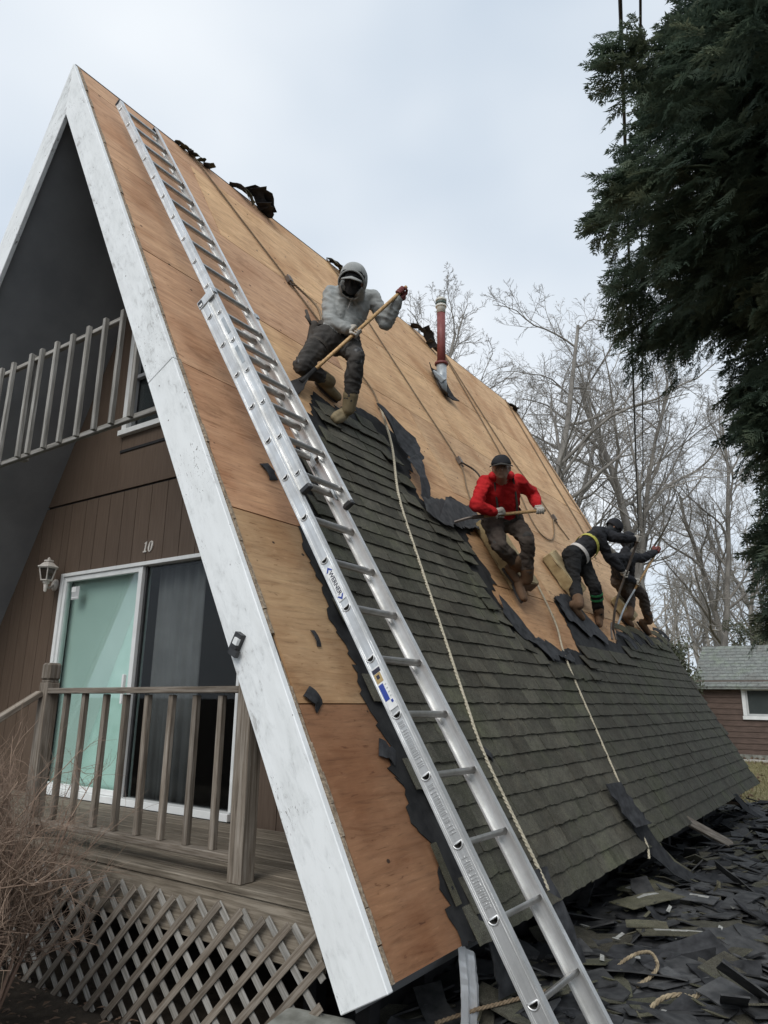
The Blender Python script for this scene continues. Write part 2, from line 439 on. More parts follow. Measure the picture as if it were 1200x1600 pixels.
# ------------------------------------------------------------------ mesh helpers
class MB:
    def __init__(self):
        self.v, self.f, self.mi = [], [], []
    def add(self, vs, fs, m=0):
        k = len(self.v)
        self.v.extend([tuple(p) for p in vs])
        self.f.extend([tuple(i + k for i in f) for f in fs])
        self.mi.extend([m] * len(fs))
    def box(self, c, s, M=None, m=0):
        x, y, z = s[0] / 2, s[1] / 2, s[2] / 2
        vs = [Vector((i * x, j * y, k * z)) for i in (-1, 1) for j in (-1, 1) for k in (-1, 1)]
        if M is not None:
            vs = [M @ p for p in vs]
        c = Vector(c)
        vs = [p + c for p in vs]
        self.add(vs, [(0, 1, 3, 2), (4, 6, 7, 5), (0, 4, 5, 1), (2, 3, 7, 6), (0, 2, 6, 4), (1, 5, 7, 3)], m)
    def tube(self, pts, rad, n=6, m=0, caps=True, closed=False):
        vs, fs = tube_geo(pts, rad, n, caps, closed)
        self.add(vs, fs, m)
    def ball(self, c, r, seg=12, rings=8, m=0, M=None):
        r = (r, r, r) if isinstance(r, (int, float)) else r
        vs, fs = [], []
        for i in range(rings + 1):
            th = math.pi * i / rings
            for j in range(seg):
                ph = 2 * math.pi * j / seg
                p = Vector((r[0] * math.sin(th) * math.cos(ph), r[1] * math.sin(th) * math.sin(ph), r[2] * math.cos(th)))
                if M is not None:
                    p = M @ p
                vs.append(p + Vector(c))
        for i in range(rings):
            for j in range(seg):
                a, b = i * seg + j, i * seg + (j + 1) % seg
                fs.append((a, b, b + seg, a + seg))
        self.add(vs, fs, m)
    def capsule(self, p0, r0, p1, r1, m=0, n=10):
        p0, p1 = Vector(p0), Vector(p1)
        d = p1 - p0
        L = d.length or 1e-4
        d = d / L
        pts, rs = [], []
        for k in (0.05, 0.35, 0.7):
            pts.append(p0 - d * r0 * math.cos(k * math.pi / 2)); rs.append(r0 * math.sin(k * math.pi / 2))
        for k in range(4):
            pts.append(p0 + d * L * k / 3); rs.append(r0 + (r1 - r0) * k / 3)
        for k in (0.7, 0.35, 0.05):
            pts.append(p1 + d * r1 * math.cos(k * math.pi / 2)); rs.append(r1 * math.sin(k * math.pi / 2))
        self.tube(pts, rs, n, m)
    def prism(self, poly, ax, lo, hi, m=0):
        """poly of 2-D points extruded along axis ax (0,1,2) from lo to hi"""
        def mk(p, w):
            q = list(p)
            q.insert(ax, w)
            return tuple(q)
        n = len(poly)
        vs = [mk(p, lo) for p in poly] + [mk(p, hi) for p in poly]
        fs = [tuple(range(n - 1, -1, -1)), tuple(range(n, 2 * n))]
        fs += [(i, (i + 1) % n, n + (i + 1) % n, n + i) for i in range(n)]
        self.add(vs, fs, m)
    def mesh(self, name, mats, smooth=False, recalc=True):
        me = bpy.data.meshes.new(name)
        me.from_pydata(self.v, [], self.f)
        for x in (mats if isinstance(mats, (list, tuple)) else [mats]):
            me.materials.append(x)
        if any(self.mi):
            me.polygons.foreach_set('material_index', self.mi)
        if smooth:
            me.polygons.foreach_set('use_smooth', [True] * len(me.polygons))
        if recalc and len(me.polygons) < 60000:
            bm = bmesh.new(); bm.from_mesh(me)
            bmesh.ops.recalc_face_normals(bm, faces=bm.faces)
            bm.to_mesh(me); bm.free()
        me.update()
        return me

def tube_geo(pts, rad, n=6, caps=True, closed=False):
    pts = [Vector(p) for p in pts]
    k = len(pts)
    if isinstance(rad, (int, float)):
        rad = [rad] * k
    vs, fs = [], []
    up = None
    for i, p in enumerate(pts):
        if closed:
            d = pts[(i + 1) % k] - pts[i - 1]
        else:
            d = pts[min(i + 1, k - 1)] - pts[max(i - 1, 0)]
        d = d.normalized() if d.length > 1e-9 else Vector((0, 0, 1))
        if up is None:
            up = Vector((0, 0, 1)) if abs(d.z) < 0.9 else Vector((1, 0, 0))
        s = d.cross(up)
        if s.length < 1e-6:
            s = d.orthogonal()
        s.normalize()
        up = s.cross(d)
        for j in range(n):
            a = 2 * math.pi * j / n
            vs.append(p + (s * math.cos(a) + up * math.sin(a)) * rad[i])
    for i in range(k if closed else k - 1):
        i2 = (i + 1) % k
        for j in range(n):
            j2 = (j + 1) % n
            fs.append((i * n + j, i * n + j2, i2 * n + j2, i2 * n + j))
    if caps and not closed:
        fs.append(tuple(range(n - 1, -1, -1)))
        fs.append(tuple((k - 1) * n + j for j in range(n)))
    return vs, fs

def link(name, data, parent=None, mw=None):
    o = bpy.data.objects.new(name, data)
    COL.objects.link(o)
    if mw is not None:
        o.matrix_basis = mw
    if parent is not None:
        o.parent = parent
        o.matrix_parent_inverse = pinv(parent)
    return o

def wmat(o):
    m = o.matrix_basis.copy()
    if o.parent is not None:
        m = wmat(o.parent) @ o.matrix_parent_inverse @ m
    return m

def pinv(p):
    return wmat(p).inverted()

def tag(o, label=None, cat=None, group=None, kind=None):
    if label: o['label'] = label
    if cat: o['category'] = cat
    if group: o['group'] = group
    if kind: o['kind'] = kind
    return o

def thing(name, label, cat, loc=(0, 0, 0), group=None):
    o = bpy.data.objects.new(name, None)
    COL.objects.link(o)
    o.empty_display_size = 0.1
    o.location = loc
    o.matrix_basis = Matrix.Translation(loc)
    return tag(o, label, cat, group)

_beam_cache = {}
def beam_mesh(name, L, w, h, mat, bev=0.004):
    key = (name, round(L, 3), round(w, 4), round(h, 4), mat.name)
    if key in _beam_cache:
        return _beam_cache[key]
    bm = bmesh.new()
    bmesh.ops.create_cube(bm, size=1.0)
    bmesh.ops.scale(bm, vec=(L, w, h), verts=bm.verts)
    bmesh.ops.translate(bm, vec=(L / 2, 0, 0), verts=bm.verts)
    if bev:
        bmesh.ops.bevel(bm, geom=list(bm.edges), offset=min(bev, w * 0.2, h * 0.2), segments=1, affect='EDGES')
    me = bpy.data.meshes.new(name)
    bm.to_mesh(me); bm.free()
    me.materials.append(mat)
    _beam_cache[key] = me
    return me

def frame(p, x, z):
    x = Vector(x).normalized()
    z = Vector(z)
    y = z.cross(x).normalized()
    z = x.cross(y)
    p = Vector(p)
    return Matrix(((x.x, y.x, z.x, p.x), (x.y, y.y, z.y, p.y), (x.z, y.z, z.z, p.z), (0, 0, 0, 1)))

def beam(name, p0, p1, w, h, up, mat, parent=None, bev=0.004):
    """a squared timber from p0 to p1: w across, h along up"""
    p0, p1 = Vector(p0), Vector(p1)
    return link(name, beam_mesh(name, (p1 - p0).length, w, h, mat, bev), parent, frame(p0, p1 - p0, up))

def clip(poly, a, b, c):
    """keep the part of a convex polygon where a*x+b*y<=c"""
    out = []
    for i, p in enumerate(poly):
        q = poly[(i + 1) % len(poly)]
        dp, dq = a * p[0] + b * p[1] - c, a * q[0] + b * q[1] - c
        if dp <= 0:
            out.append(p)
        if dp * dq < 0:
            s = dp / (dp - dq)
            out.append((p[0] + s * (q[0] - p[0]), p[1] + s * (q[1] - p[1])))
    return out

def inside(p, poly):
    x, y = p
    r = False
    for i in range(len(poly)):
        (x1, y1), (x2, y2) = poly[i], poly[i - 1]
        if (y1 > y) != (y2 > y) and x < (x2 - x1) * (y - y1) / (y2 - y1) + x1:
            r = not r
    return r

def smoothpath(pts, n=8):
    pts = [Vector(p) for p in pts]
    out = []
    for i in range(len(pts) - 1):
        p0, p1, p2, p3 = pts[max(i - 1, 0)], pts[i], pts[i + 1], pts[min(i + 2, len(pts) - 1)]
        for k in range(n):
            s = k / n
            out.append(0.5 * ((2 * p1) + (p2 - p0) * s + (2 * p0 - 5 * p1 + 4 * p2 - p3) * s * s + (3 * p1 - p0 - 3 * p2 + p3) * s ** 3))
    out.append(pts[-1])
    return out

def rope_mesh(name, pts, r, mat, strands=True, pitch=None, step=None):
    mb = MB()
    if not strands:
        mb.tube(pts, r, 6)
        return mb.mesh(name, mat, True, recalc=False)
    pitch = pitch or r * 7
    # resample
    pts = [Vector(p) for p in pts]
    step = step or pitch / 7
    L = 0
    res, segs = [pts[0]], []
    acc = 0.0
    for a, b in zip(pts, pts[1:]):
        d = (b - a).length
        while acc + d >= step:
            s = (step - acc) / d
            a = a + (b - a) * s
            res.append(a.copy()); d = (b - a).length; acc = 0.0
        acc += d
    P = np.array([tuple(p) for p in res])
    n = len(P)
    T = np.gradient(P, axis=0)
    T /= np.linalg.norm(T, axis=1)[:, None]
    up = np.tile(np.array([0.31, 0.22, 0.92]), (n, 1))
    S = np.cross(T, up); S /= np.linalg.norm(S, axis=1)[:, None]
    U = np.cross(S, T)
    for s in range(3):
        a = np.arange(n) * step / pitch * 2 * math.pi + s * 2 * math.pi / 3
        C = P + (S * np.cos(a)[:, None] + U * np.sin(a)[:, None]) * r * 0.52
        k = 5
        an = np.arange(k) * 2 * math.pi / k
        V = C[:, None, :] + (S[:, None, :] * np.cos(an)[None, :, None] + U[:, None, :] * np.sin(an)[None, :, None]) * r * 0.56
        V = V.reshape(-1, 3)
        fs = []
        for i in range(n - 1):
            for j in range(k):
                j2 = (j + 1) % k
                fs.append((i * k + j, i * k + j2, (i + 1) * k + j2, (i + 1) * k + j))
        mb.add(V.tolist(), fs)
    return mb.mesh(name, mat, True, recalc=False)

# ------------------------------------------------------------------ the house's own frame
H, W, ZE, L = 7.3177, 3.64643, 0.5, 9.6138
D = H - ZE
S = math.hypot(W, D)
DN = Vector((W, 0, -D)) / S
RN = Vector((D, 0, W)) / S
YF = 1.3028                       # the plane of the recessed front wall
RM = Matrix(((DN.x, 0, RN.x, 0), (0, 1, 0, 0), (DN.z, 0, RN.z, H), (0, 0, 0, 1)))   # local x = down the slope, y = along the ridge, z = out
def RP(a, b, h=0.0):
    return Vector((0, a, H)) + DN * b + RN * h
HA = H - 0.22 * S / W             # ridge of the inner face of the roof

# ------------------------------------------------------------------ ground
def groundz(x, y):
    return 0.0
mb = MB()
N = 44
xs = [-300, -120, -60, -30, -18] + [-12 + i * 0.75 for i in range(36)] + [18, 30, 60, 120, 300]
ys = [-300, -120, -60, -25, -10] + [-6 + i * 0.75 for i in range(44)] + [32, 45, 70, 130, 300]
for y in ys:
    for x in xs:
        z = 0.05 * mnoise.noise(Vector((x * 0.5, y * 0.5, 0))) - 0.03 if -12 < x < 15 and -6 < y < 27 else -0.03
        mb.v.append((x, y, z))
nx = len(xs)
for j in range(len(ys) - 1):
    for i in range(nx - 1):
        mb.f.append((j * nx + i, j * nx + i + 1, (j + 1) * nx + i + 1, (j + 1) * nx + i)); mb.mi.append(0)
tag(link('ground', mb.mesh('ground', MAT['ground'], True)), kind='structure')

# ------------------------------------------------------------------ the A-frame house
house = thing('house', 'tall A-frame house with half stripped plywood roof and brown front wall', 'house', (0, 4.8, 0))

# structural roof slabs under both slopes
for sgn in (1, -1):
    mb = MB()
    prof = [(0, H - 0.05), (W * sgn - 0.04 * sgn, ZE - 0.05 + 0.04 * D / W), (W * sgn - 0.2 * sgn, ZE - 0.15), (0, HA)]
    lo = 0.07 if sgn > 0 else 0.05
    mb.prism(prof, 1, lo, L - 0.03)
    link('roof_underside', mb.mesh('roof_underside', MAT['dark_soffit']), house)
mb = MB()
q = [(0, H), (-W, ZE), (-W - 0.03, ZE + 0.01), (-0.02, H + 0.03)]
mb.prism(q, 1, 0.03, L)
link('old_roof_covering', mb.mesh('old_roof_covering', MAT['felt']), house)

# plywood sheets on the right slope, laid lengthwise in staggered rows from the eave up
rows = [7.7316, 6.49, 5.25, 4.03, 2.79, 1.55, 0.31, 0.0]
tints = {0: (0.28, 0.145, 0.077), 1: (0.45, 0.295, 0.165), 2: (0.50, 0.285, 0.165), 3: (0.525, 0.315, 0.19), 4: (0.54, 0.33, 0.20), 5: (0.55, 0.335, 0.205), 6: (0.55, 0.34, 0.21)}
for ri in range(7):
    b1, b0 = rows[ri], rows[ri + 1]
    a = 0.064
    first = 2.44 if ri % 2 == 0 else 1.22
    while a < L - 0.01:
        a1 = min(a + first, L)
        first = 2.44
        mb = MB()
        mb.box(((b1 - b0) / 2, (a1 - a) / 2, -0.008), (b1 - b0 - 0.009, a1 - a - 0.008, 0.016))
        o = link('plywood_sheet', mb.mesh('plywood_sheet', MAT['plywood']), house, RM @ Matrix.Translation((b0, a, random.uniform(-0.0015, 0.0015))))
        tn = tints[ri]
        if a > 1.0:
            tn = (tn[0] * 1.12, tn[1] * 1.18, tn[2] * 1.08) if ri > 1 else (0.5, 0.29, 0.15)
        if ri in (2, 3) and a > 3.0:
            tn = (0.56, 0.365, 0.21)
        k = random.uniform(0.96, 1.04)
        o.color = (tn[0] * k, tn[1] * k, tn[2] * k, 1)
        a = a1

# white barge boards (the front faces lie in y = 0)
wv = 0.27                                    # width square to the slope
RML = Matrix(((-DN.x, 0, -RN.x, 0), (0, 1, 0, 0), (DN.z, 0, RN.z, H), (0, 0, 0, 1)))
def fascia(sgn, s0, s1, wear, name='barge_board'):
    """a board along the slope from s0 to s1 metres below the apex, in the slope's own frame"""
    mb = MB()
    top0 = s0 if s0 > 0 else 0.0
    ply = [(top0, 0.0), (s1, 0.0), (s1, -wv), (s0 if s0 > 0 else wv * D / W, -wv)]
    vs = [(b, y_, h) for y_ in (0.0, 0.04) for b, h in ply]
    mb.add(vs, [(0, 1, 2, 3), (7, 6, 5, 4), (0, 4, 5, 1), (1, 5, 6, 2), (2, 6, 7, 3), (3, 7, 4, 0)])
    o = link(name, mb.mesh(name, MAT['white_paint']), house, RM if sgn > 0 else RML)
    o.color = (wear, 0, 0, 1)
    m = o.modifiers.new('bevel', 'BEVEL'); m.width = 0.004; m.segments = 1; m.limit_method = 'ANGLE'
fascia(1, 0, 4.02, -0.016); fascia(1, 4.024, S + 0.02, 0.024)
fascia(-1, 0, 4.1, -0.015); fascia(-1, 4.104, S + 0.02, 0.02)
# the rough wooden edge strip behind the right barge board
mb = MB()
for i in range(52):
    b0, b1 = i * S / 52, (i + 1) * S / 52
    hh = 0.004 + random.uniform(-0.006, 0.008)
    if i in (41, 42):
        hh -= 0.02
    c = RP(0.0515, (b0 + b1) / 2, hh - 0.03)
    M = Matrix((( DN.x, 0, RN.x), (0, 1, 0), (DN.z, 0, RN.z)))
    mb.box(c, (b1 - b0 - random.choice((0.0, 0.002, 0.006)), 0.02 + random.uniform(-0.004, 0.003), 0.06), M)
link('rake_edge', mb.mesh('rake_edge', MAT['edge_wood']), house)
mb = MB()
c = RP(L + 0.012, S / 2, -0.1)
mb.box(c, (S, 0.02, 0.2), M)
link('rake_edge', mb.mesh('rake_edge_far', MAT['edge_wood']), house)
# back wall and side foundation walls, so the house is closed
mb = MB()
mb.prism([(0, HA - 0.02), (-(HA - 0.2) * W / D + 0.05, 0.2), ((HA - 0.2) * W / D - 0.05, 0.2)], 1, L - 0.4, L - 0.3)
link('rear_wall', mb.mesh('rear_wall', MAT['brown_siding']), house)
for sgn in (1, -1):
    mb = MB()
    mb.box((sgn * 3.05, (YF + L) / 2 - 0.4, 0.35), (0.12, L - YF - 0.2 + 0.7, 0.9))
    link('foundation_wall', mb.mesh('foundation_wall', MAT['void']), house)
for yy in (0.55, 1.05, 2.6, 4.4, 6.2, 8.0):
    beam('foundation_post', (3.16, yy, -0.05), (3.16, yy, 0.72), 0.09, 0.09, (1, 0, 0), MAT['void'], house)
mb = MB()
mb.box((0, L / 2 + 0.6, 0.60), (6.0, L - 1.5, 0.1))
link('floor_slab', mb.mesh('floor_slab', MAT['void']), house)

# front wall: vertical boards below the seam, wide smooth panels above it, clipped to the A
zs = 3.555
DX0, DX1, DZ0, DZ1 = -1.275, 1.36, 0.735, 2.80
WX0, WX1, WZ0, WZ1 = -0.53, 0.95, 4.13, 5.45
def front_piece(x0, x1, z0, z1, name, gap=0.0035):
    poly = [(x0 + gap, z0), (x1 - gap, z0), (x1 - gap, z1), (x0 + gap, z1)]
    k = D / W
    poly = clip(poly, k, 1, HA - 0.004)
    poly = clip(poly, -k, 1, HA - 0.004) if poly else poly
    if len(poly) < 3:
        return
    mb = MB()
    mb.prism(poly, 1, YF, YF + 0.018)
    link(name, mb.mesh(name, MAT['brown_siding']), house)
edges = [-3.4, -3.2, -3.0, -2.8, -2.6, -2.4, -2.2, -2.0, -1.8, -1.6, -1.4, DX0, -1.02, -0.82, -0.615, -0.40, -0.19, 0.03, 0.262, 0.483, 0.70, 0.92, 1.14, DX1, 1.58, 1.8, 2.0, 2.2, 2.4, 2.6, 2.8, 3.0, 3.2, 3.4]
for x0, x1 in zip(edges, edges[1:]):
    if x1 <= DX0 + 1e-6 or x0 >= DX1 - 1e-6:
        front_piece(x0, x1, 0.6, zs - 0.012, 'siding_board')
    else:
        front_piece(x0, x1, DZ1, zs - 0.012, 'siding_board')
for x0, x1, z0, z1 in ((-2.0, WX0, zs + 0.012, 7.1), (WX1, 2.0, zs + 0.012, 7.1), (WX0, WX1, zs + 0.012, WZ0), (WX0, WX1, WZ1, 7.1)):
    front_piece(x0, x1, z0, z1, 'siding_panel', 0.002)
mb = MB()   # dark backing seen in the joints, with the door and window left open
k = D / W
for x0, x1, z0, z1 in ((-3.4, DX0, 0.6, 3.56), (DX1, 3.4, 0.6, 3.56), (DX0, DX1, DZ1, 3.56), (-2, WX0, 3.56, 7.05), (WX1, 2, 3.56, 7.05), (WX0, WX1, 3.56, WZ0), (WX0, WX1, WZ1, 7.05)):
    poly = clip(clip([(x0, z0), (x1, z0), (x1, z1), (x0, z1)], k, 1, HA - 0.01), -k, 1, HA - 0.01)
    if len(poly) > 2:
        mb.prism(poly, 1, YF + 0.02, YF + 0.10)
link('wall_core', mb.mesh('wall_core', MAT['void']), house)

# sliding door
door = link('sliding_door', None, house, Matrix.Translation((0, YF, DZ0)))
def bar(name, parent, x0, x1, z0, z1, y0, y1, mat):
    mb = MB()
    mb.box(((x0 + x1) / 2, (y0 + y1) / 2, (z0 + z1) / 2), (x1 - x0, y1 - y0, z1 - z0))
    o = link(name, mb.mesh(name, mat), parent)
    m = o.modifiers.new('bevel', 'BEVEL'); m.width = 0.003; m.segments = 1
    return o
wv_ = MAT['white_vinyl']
bar('frame', door, DX0, DX0 + 0.045, DZ0, DZ1, YF - 0.03, YF + 0.08, wv_)
bar('frame', door, DX1 - 0.03, DX1, DZ0 + 0.06, DZ1, YF - 0.02, YF + 0.08, wv_)
bar('frame', door, DX0 + 0.047, DX1, DZ1 - 0.035, DZ1, YF - 0.03, YF + 0.08, wv_)
bar('sill', door, DX0 + 0.047, DX1, DZ0, DZ0 + 0.055, YF - 0.05, YF + 0.08, wv_)
bar('stile', door, -0.035, 0.02, DZ0 + 0.057, DZ1 - 0.037, YF - 0.012, YF + 0.03, wv_)
bar('stile', door, DX0 + 0.047, DX0 + 0.085, DZ0 + 0.057, DZ1 - 0.037, YF - 0.012, YF + 0.03, wv_)
bar('rail', door, DX0 + 0.087, -0.037, DZ1 - 0.085, DZ1 - 0.037, YF - 0.012, YF + 0.03, wv_)
bar('rail', door, DX0 + 0.087, -0.037, DZ0 + 0.057, DZ0 + 0.10, YF - 0.012, YF + 0.03, wv_)
bar('stile', door, 0.022, 0.05, DZ0 + 0.057, DZ1 - 0.037, YF + 0.02, YF + 0.05, MAT['black_plastic'])
bar('glass_pane', door, DX0 + 0.087, -0.037, DZ0 + 0.10, DZ1 - 0.085, YF + 0.008, YF + 0.014, MAT['glass_green'])
bar('glass_pane', door, 0.05, DX1 - 0.03, DZ0 + 0.057, DZ1 - 0.037, YF + 0.034, YF + 0.04, MAT['screen_glass'])
mb = MB()
mb.box(((DX0 + 0.01) / 2, YF + 0.11, (DZ0 + DZ1) / 2), (-DX0 - 0.02, 0.004, DZ1 - DZ0))
link('blind', mb.mesh('blind', MAT['blind']), door)
mb = MB()    # pale sheet before the blind, standing in for a slanting reflection in the pane
n = 26
for i in range(n + 1):
    s = i / n
    x0 = -0.06 - 0.80 * s ** 1.1
    z = DZ1 - 0.1 - s * 1.9
    for j in range(8):
        x = x0 + (-0.05 - x0) * j / 7
        mb.v.append((x, YF + 0.085 + 0.006 * math.sin(j * 2.2 + i * 0.4), z))
for i in range(n):
    for j in range(7):
        mb.f.append((i * 8 + j, i * 8 + j + 1, i * 8 + j + 9, i * 8 + j + 8)); mb.mi.append(0)
o = link('reflection_sheet', mb.mesh('reflection_sheet', MAT['reflection_sheet'], True), door)
m = o.modifiers.new('thick', 'SOLIDIFY'); m.thickness = 0.003
mb = MB()    # grey curtain folds behind the dark pane
for z in (DZ0 + 0.02, DZ1 - 0.04):
    for j in range(49):
        mb.v.append((0.06 + 0.62 * j / 48, YF + 0.16 + 0.016 * math.sin(j * 0.55) + 0.007 * math.sin(j * 1.3), z))
for j in range(48):
    mb.f.append((j, j + 1, 50 + j, 49 + j)); mb.mi.append(0)
o = link('curtain', mb.mesh('curtain', MAT['curtain'], True), door)
m = o.modifiers.new('thick', 'SOLIDIFY'); m.thickness = 0.004
bar('sticker', door, -1.10, -0.97, 2.53, 2.66, YF + 0.003, YF + 0.006, MAT['print_grey'])
bar('sticker', door, -1.10, -1.03, 2.605, 2.655, YF, YF + 0.0025, MAT['print_white'])
bar('sticker', door, -1.09, -0.98, 2.545, 2.556, YF, YF + 0.0025, MAT['print_white'])
bar('door_handle', door, -0.075, -0.05, 1.55, 1.8, YF - 0.045, YF - 0.014, MAT['white_vinyl'])
mb = MB()    # the room behind the door
mb.box((0.05, YF + 3.0, 1.75), (3.7, 0.1, 2.3)); mb.box((0.05, YF + 1.6, 2.93), (3.7, 2.9, 0.06))
mb.box((-1.78, YF + 1.6, 1.75), (0.06, 2.9, 2.3)); mb.box((1.88, YF + 1.6, 1.75), (0.06, 2.9, 2.3))
link('room_lining', mb.mesh('room_lining', MAT['room']), house)

# upper window, its sill just under the railing
win = link('window', None, house, Matrix.Translation((0, YF, WZ0)))
bar('frame', win, WX0, WX0 + 0.07, WZ0 + 0.06, WZ1, YF - 0.03, YF + 0.07, wv_)
bar('frame', win, WX1 - 0.07, WX1, WZ0 + 0.06, WZ1, YF - 0.03, YF + 0.07, wv_)
bar('frame', win, WX0 + 0.072, WX1 - 0.072, WZ1 - 0.07, WZ1, YF - 0.03, YF + 0.07, wv_)
bar('sill', win, WX0 - 0.02, WX1 + 0.02, WZ0, WZ0 + 0.055, YF - 0.055, YF + 0.07, wv_)
bar('sash', win, WX0 + 0.072, WX0 + 0.11, WZ0 + 0.06, WZ1 - 0.072, YF + 0.0, YF + 0.05, MAT['dark_soffit'])
bar('sash', win, WX0 + 0.112, WX1 - 0.072, 4.74, 4.78, YF + 0.0, YF + 0.05, MAT['dark_soffit'])
bar('sash', win, 0.06, 0.10, WZ0 + 0.06, 4.738, YF + 0.01, YF + 0.05, MAT['grey_wood'])
bar('glass_pane', win, WX0 + 0.112, WX1 - 0.072, WZ0 + 0.06, WZ1 - 0.072, YF + 0.052, YF + 0.058, MAT['glass_grey'])
bar('shade', win, WX0 + 0.112, WX1 - 0.072, WZ0 + 0.06, WZ1 - 0.072, YF + 0.066, YF + 0.069, MAT['dark_soffit'])
bar('sill_shade_strip', house, WX0 - 0.01, WX1 + 0.02, 3.955, 3.985, YF - 0.012, YF - 0.002, MAT['void'])  # dark strip laid in as the shadow line below the sill
mb = MB()
mb.prism(clip(clip([(-1.4, 3.7), (1.4, 3.7), (1.4, 6.5), (-1.4, 6.5)], k, 1, HA - 0.02), -k, 1, HA - 0.02), 1, YF + 1.4, YF + 1.45)
link('room_lining', mb.mesh('room_lining', MAT['room']), house)

# house number 10
def ring(mb, cx, cz, rx, rz, t, y0, y1, n=28, shear=0.18):
    for i in range(n):
        a0, a1 = 2 * math.pi * i / n, 2 * math.pi * (i + 1) / n
        q = []
        for a, k in ((a0, 1), (a1, 1), (a1, 0), (a0, 0)):
            tt = t * (0.45 + 0.75 * abs(math.cos(a)))
            rr = (rx, rz) if k else (rx - tt, rz - t * 0.45)
            x, z = rr[0] * math.cos(a), rr[1] * math.sin(a)
            q.append((cx + x + z * shear, cz + z))
        vs = [(x, y0, z) for x, z in q] + [(x, y1, z) for x, z in q]
        mb.add(vs, [(0, 1, 2, 3), (7, 6, 5, 4), (0, 4, 5, 1), (2, 6, 7, 3)])
num = link('house_number', None, house, Matrix.Translation((0.06, YF, 2.93)))
mb = MB()
sh = 0.18
one = [(-0.009, -0.036), (0.009, -0.036), (0.009, 0.050), (0.002, 0.050), (-0.022, 0.036), (-0.022, 0.030), (-0.009, 0.034)]
mb.prism([(0.028 + x + z * sh, 2.94 + z) for x, z in one], 1, YF - 0.012, YF - 0.002)
mb.prism([(0.028 + x + z * sh, 2.94 + z) for x, z in ((-0.024, -0.049), (0.024, -0.049), (0.024, -0.036), (-0.024, -0.036))], 1, YF - 0.012, YF - 0.002)
link('digit', mb.mesh('digit_one', MAT['cream_metal']), num)
mb = MB()
ring(mb, 0.098, 2.94, 0.032, 0.05, 0.018, YF - 0.012, YF - 0.002)
link('digit', mb.mesh('digit_zero', MAT['cream_metal']), num)

# vent pipe on the slope
vent = link('vent_pipe', None, house, Matrix.Translation(RP(5.5, 1.55)))
vb = RP(5.5, 1.55)
mb = MB()
mb.tube([vb + Vector((0, 0, -0.1)), vb + Vector((0, 0, 0.37))], 0.074, 18)
link('pipe_base', mb.mesh('pipe_base', MAT['galv'], True), vent)
mb = MB()
mb.tube([vb + Vector((0, 0, z)) for z in (0.365, 0.38, 0.405, 0.42)], [0.076, 0.10, 0.10, 0.066], 18)
link('collar', mb.mesh('collar', MAT['rust_red']), vent)
mb = MB()
mb.tube([vb + Vector((0, 0, 0.41)), vb + Vector((0.0, 0.004, 1.22))], 0.062, 18)
link('pipe', mb.mesh('pipe', MAT['rust_red'], True), vent)
mb = MB()
mb.tube([vb + Vector((0, 0.004, 1.215)), vb + Vector((0, 0.004, 1.46))], 0.066, 18)
link('pipe_top', mb.mesh('pipe_top', MAT['pvc'], True), vent)
for z in (1.33, 1.38, 1.43):
    mb = MB()
    mb.tube([vb + Vector((0, 0.004, z - 0.016)), vb + Vector((0, 0.004, z - 0.012)), vb + Vector((0, 0.004, z + 0.012)), vb + Vector((0, 0.004, z + 0.016))], [0.068, 0.084, 0.084, 0.068], 18)
    link('band', mb.mesh('band', MAT['cap_green'] if z > 1.35 and z < 1.4 else MAT['pvc']), vent)
mb = MB()    # bent flashing sheet under it
g = 7
for i in range(g):
    for j in range(g):
        b, a = 1.20 + 0.62 * i / (g - 1), 5.30 + 0.34 * j / (g - 1) + 0.02 * math.sin(i)
        p = RP(a, b, 0.02 + 0.045 * (abs(j - 3) / 3) ** 2 + 0.012 * random.random() + (0.03 if i in (0, g - 1) else 0))
        mb.v.append(tuple(p))
for i in range(g - 1):
    for j in range(g - 1):
        mb.f.append((i * g + j, i * g + j + 1, (i + 1) * g + j + 1, (i + 1) * g + j)); mb.mi.append(0)
o = link('flashing', mb.mesh('flashing', MAT['felt']), vent)
m = o.modifiers.new('thick', 'SOLIDIFY'); m.thickness = 0.012; m.offset = 1
mb = MB()
mb.tube([RP(5.38, 1.3, 0.05), RP(5.44, 1.42, 0.075), RP(5.47, 1.5, 0.085)], [0.03, 0.05, 0.06], 6)
link('flashing_boot', mb.mesh('flashing_boot', MAT['galv']), vent)

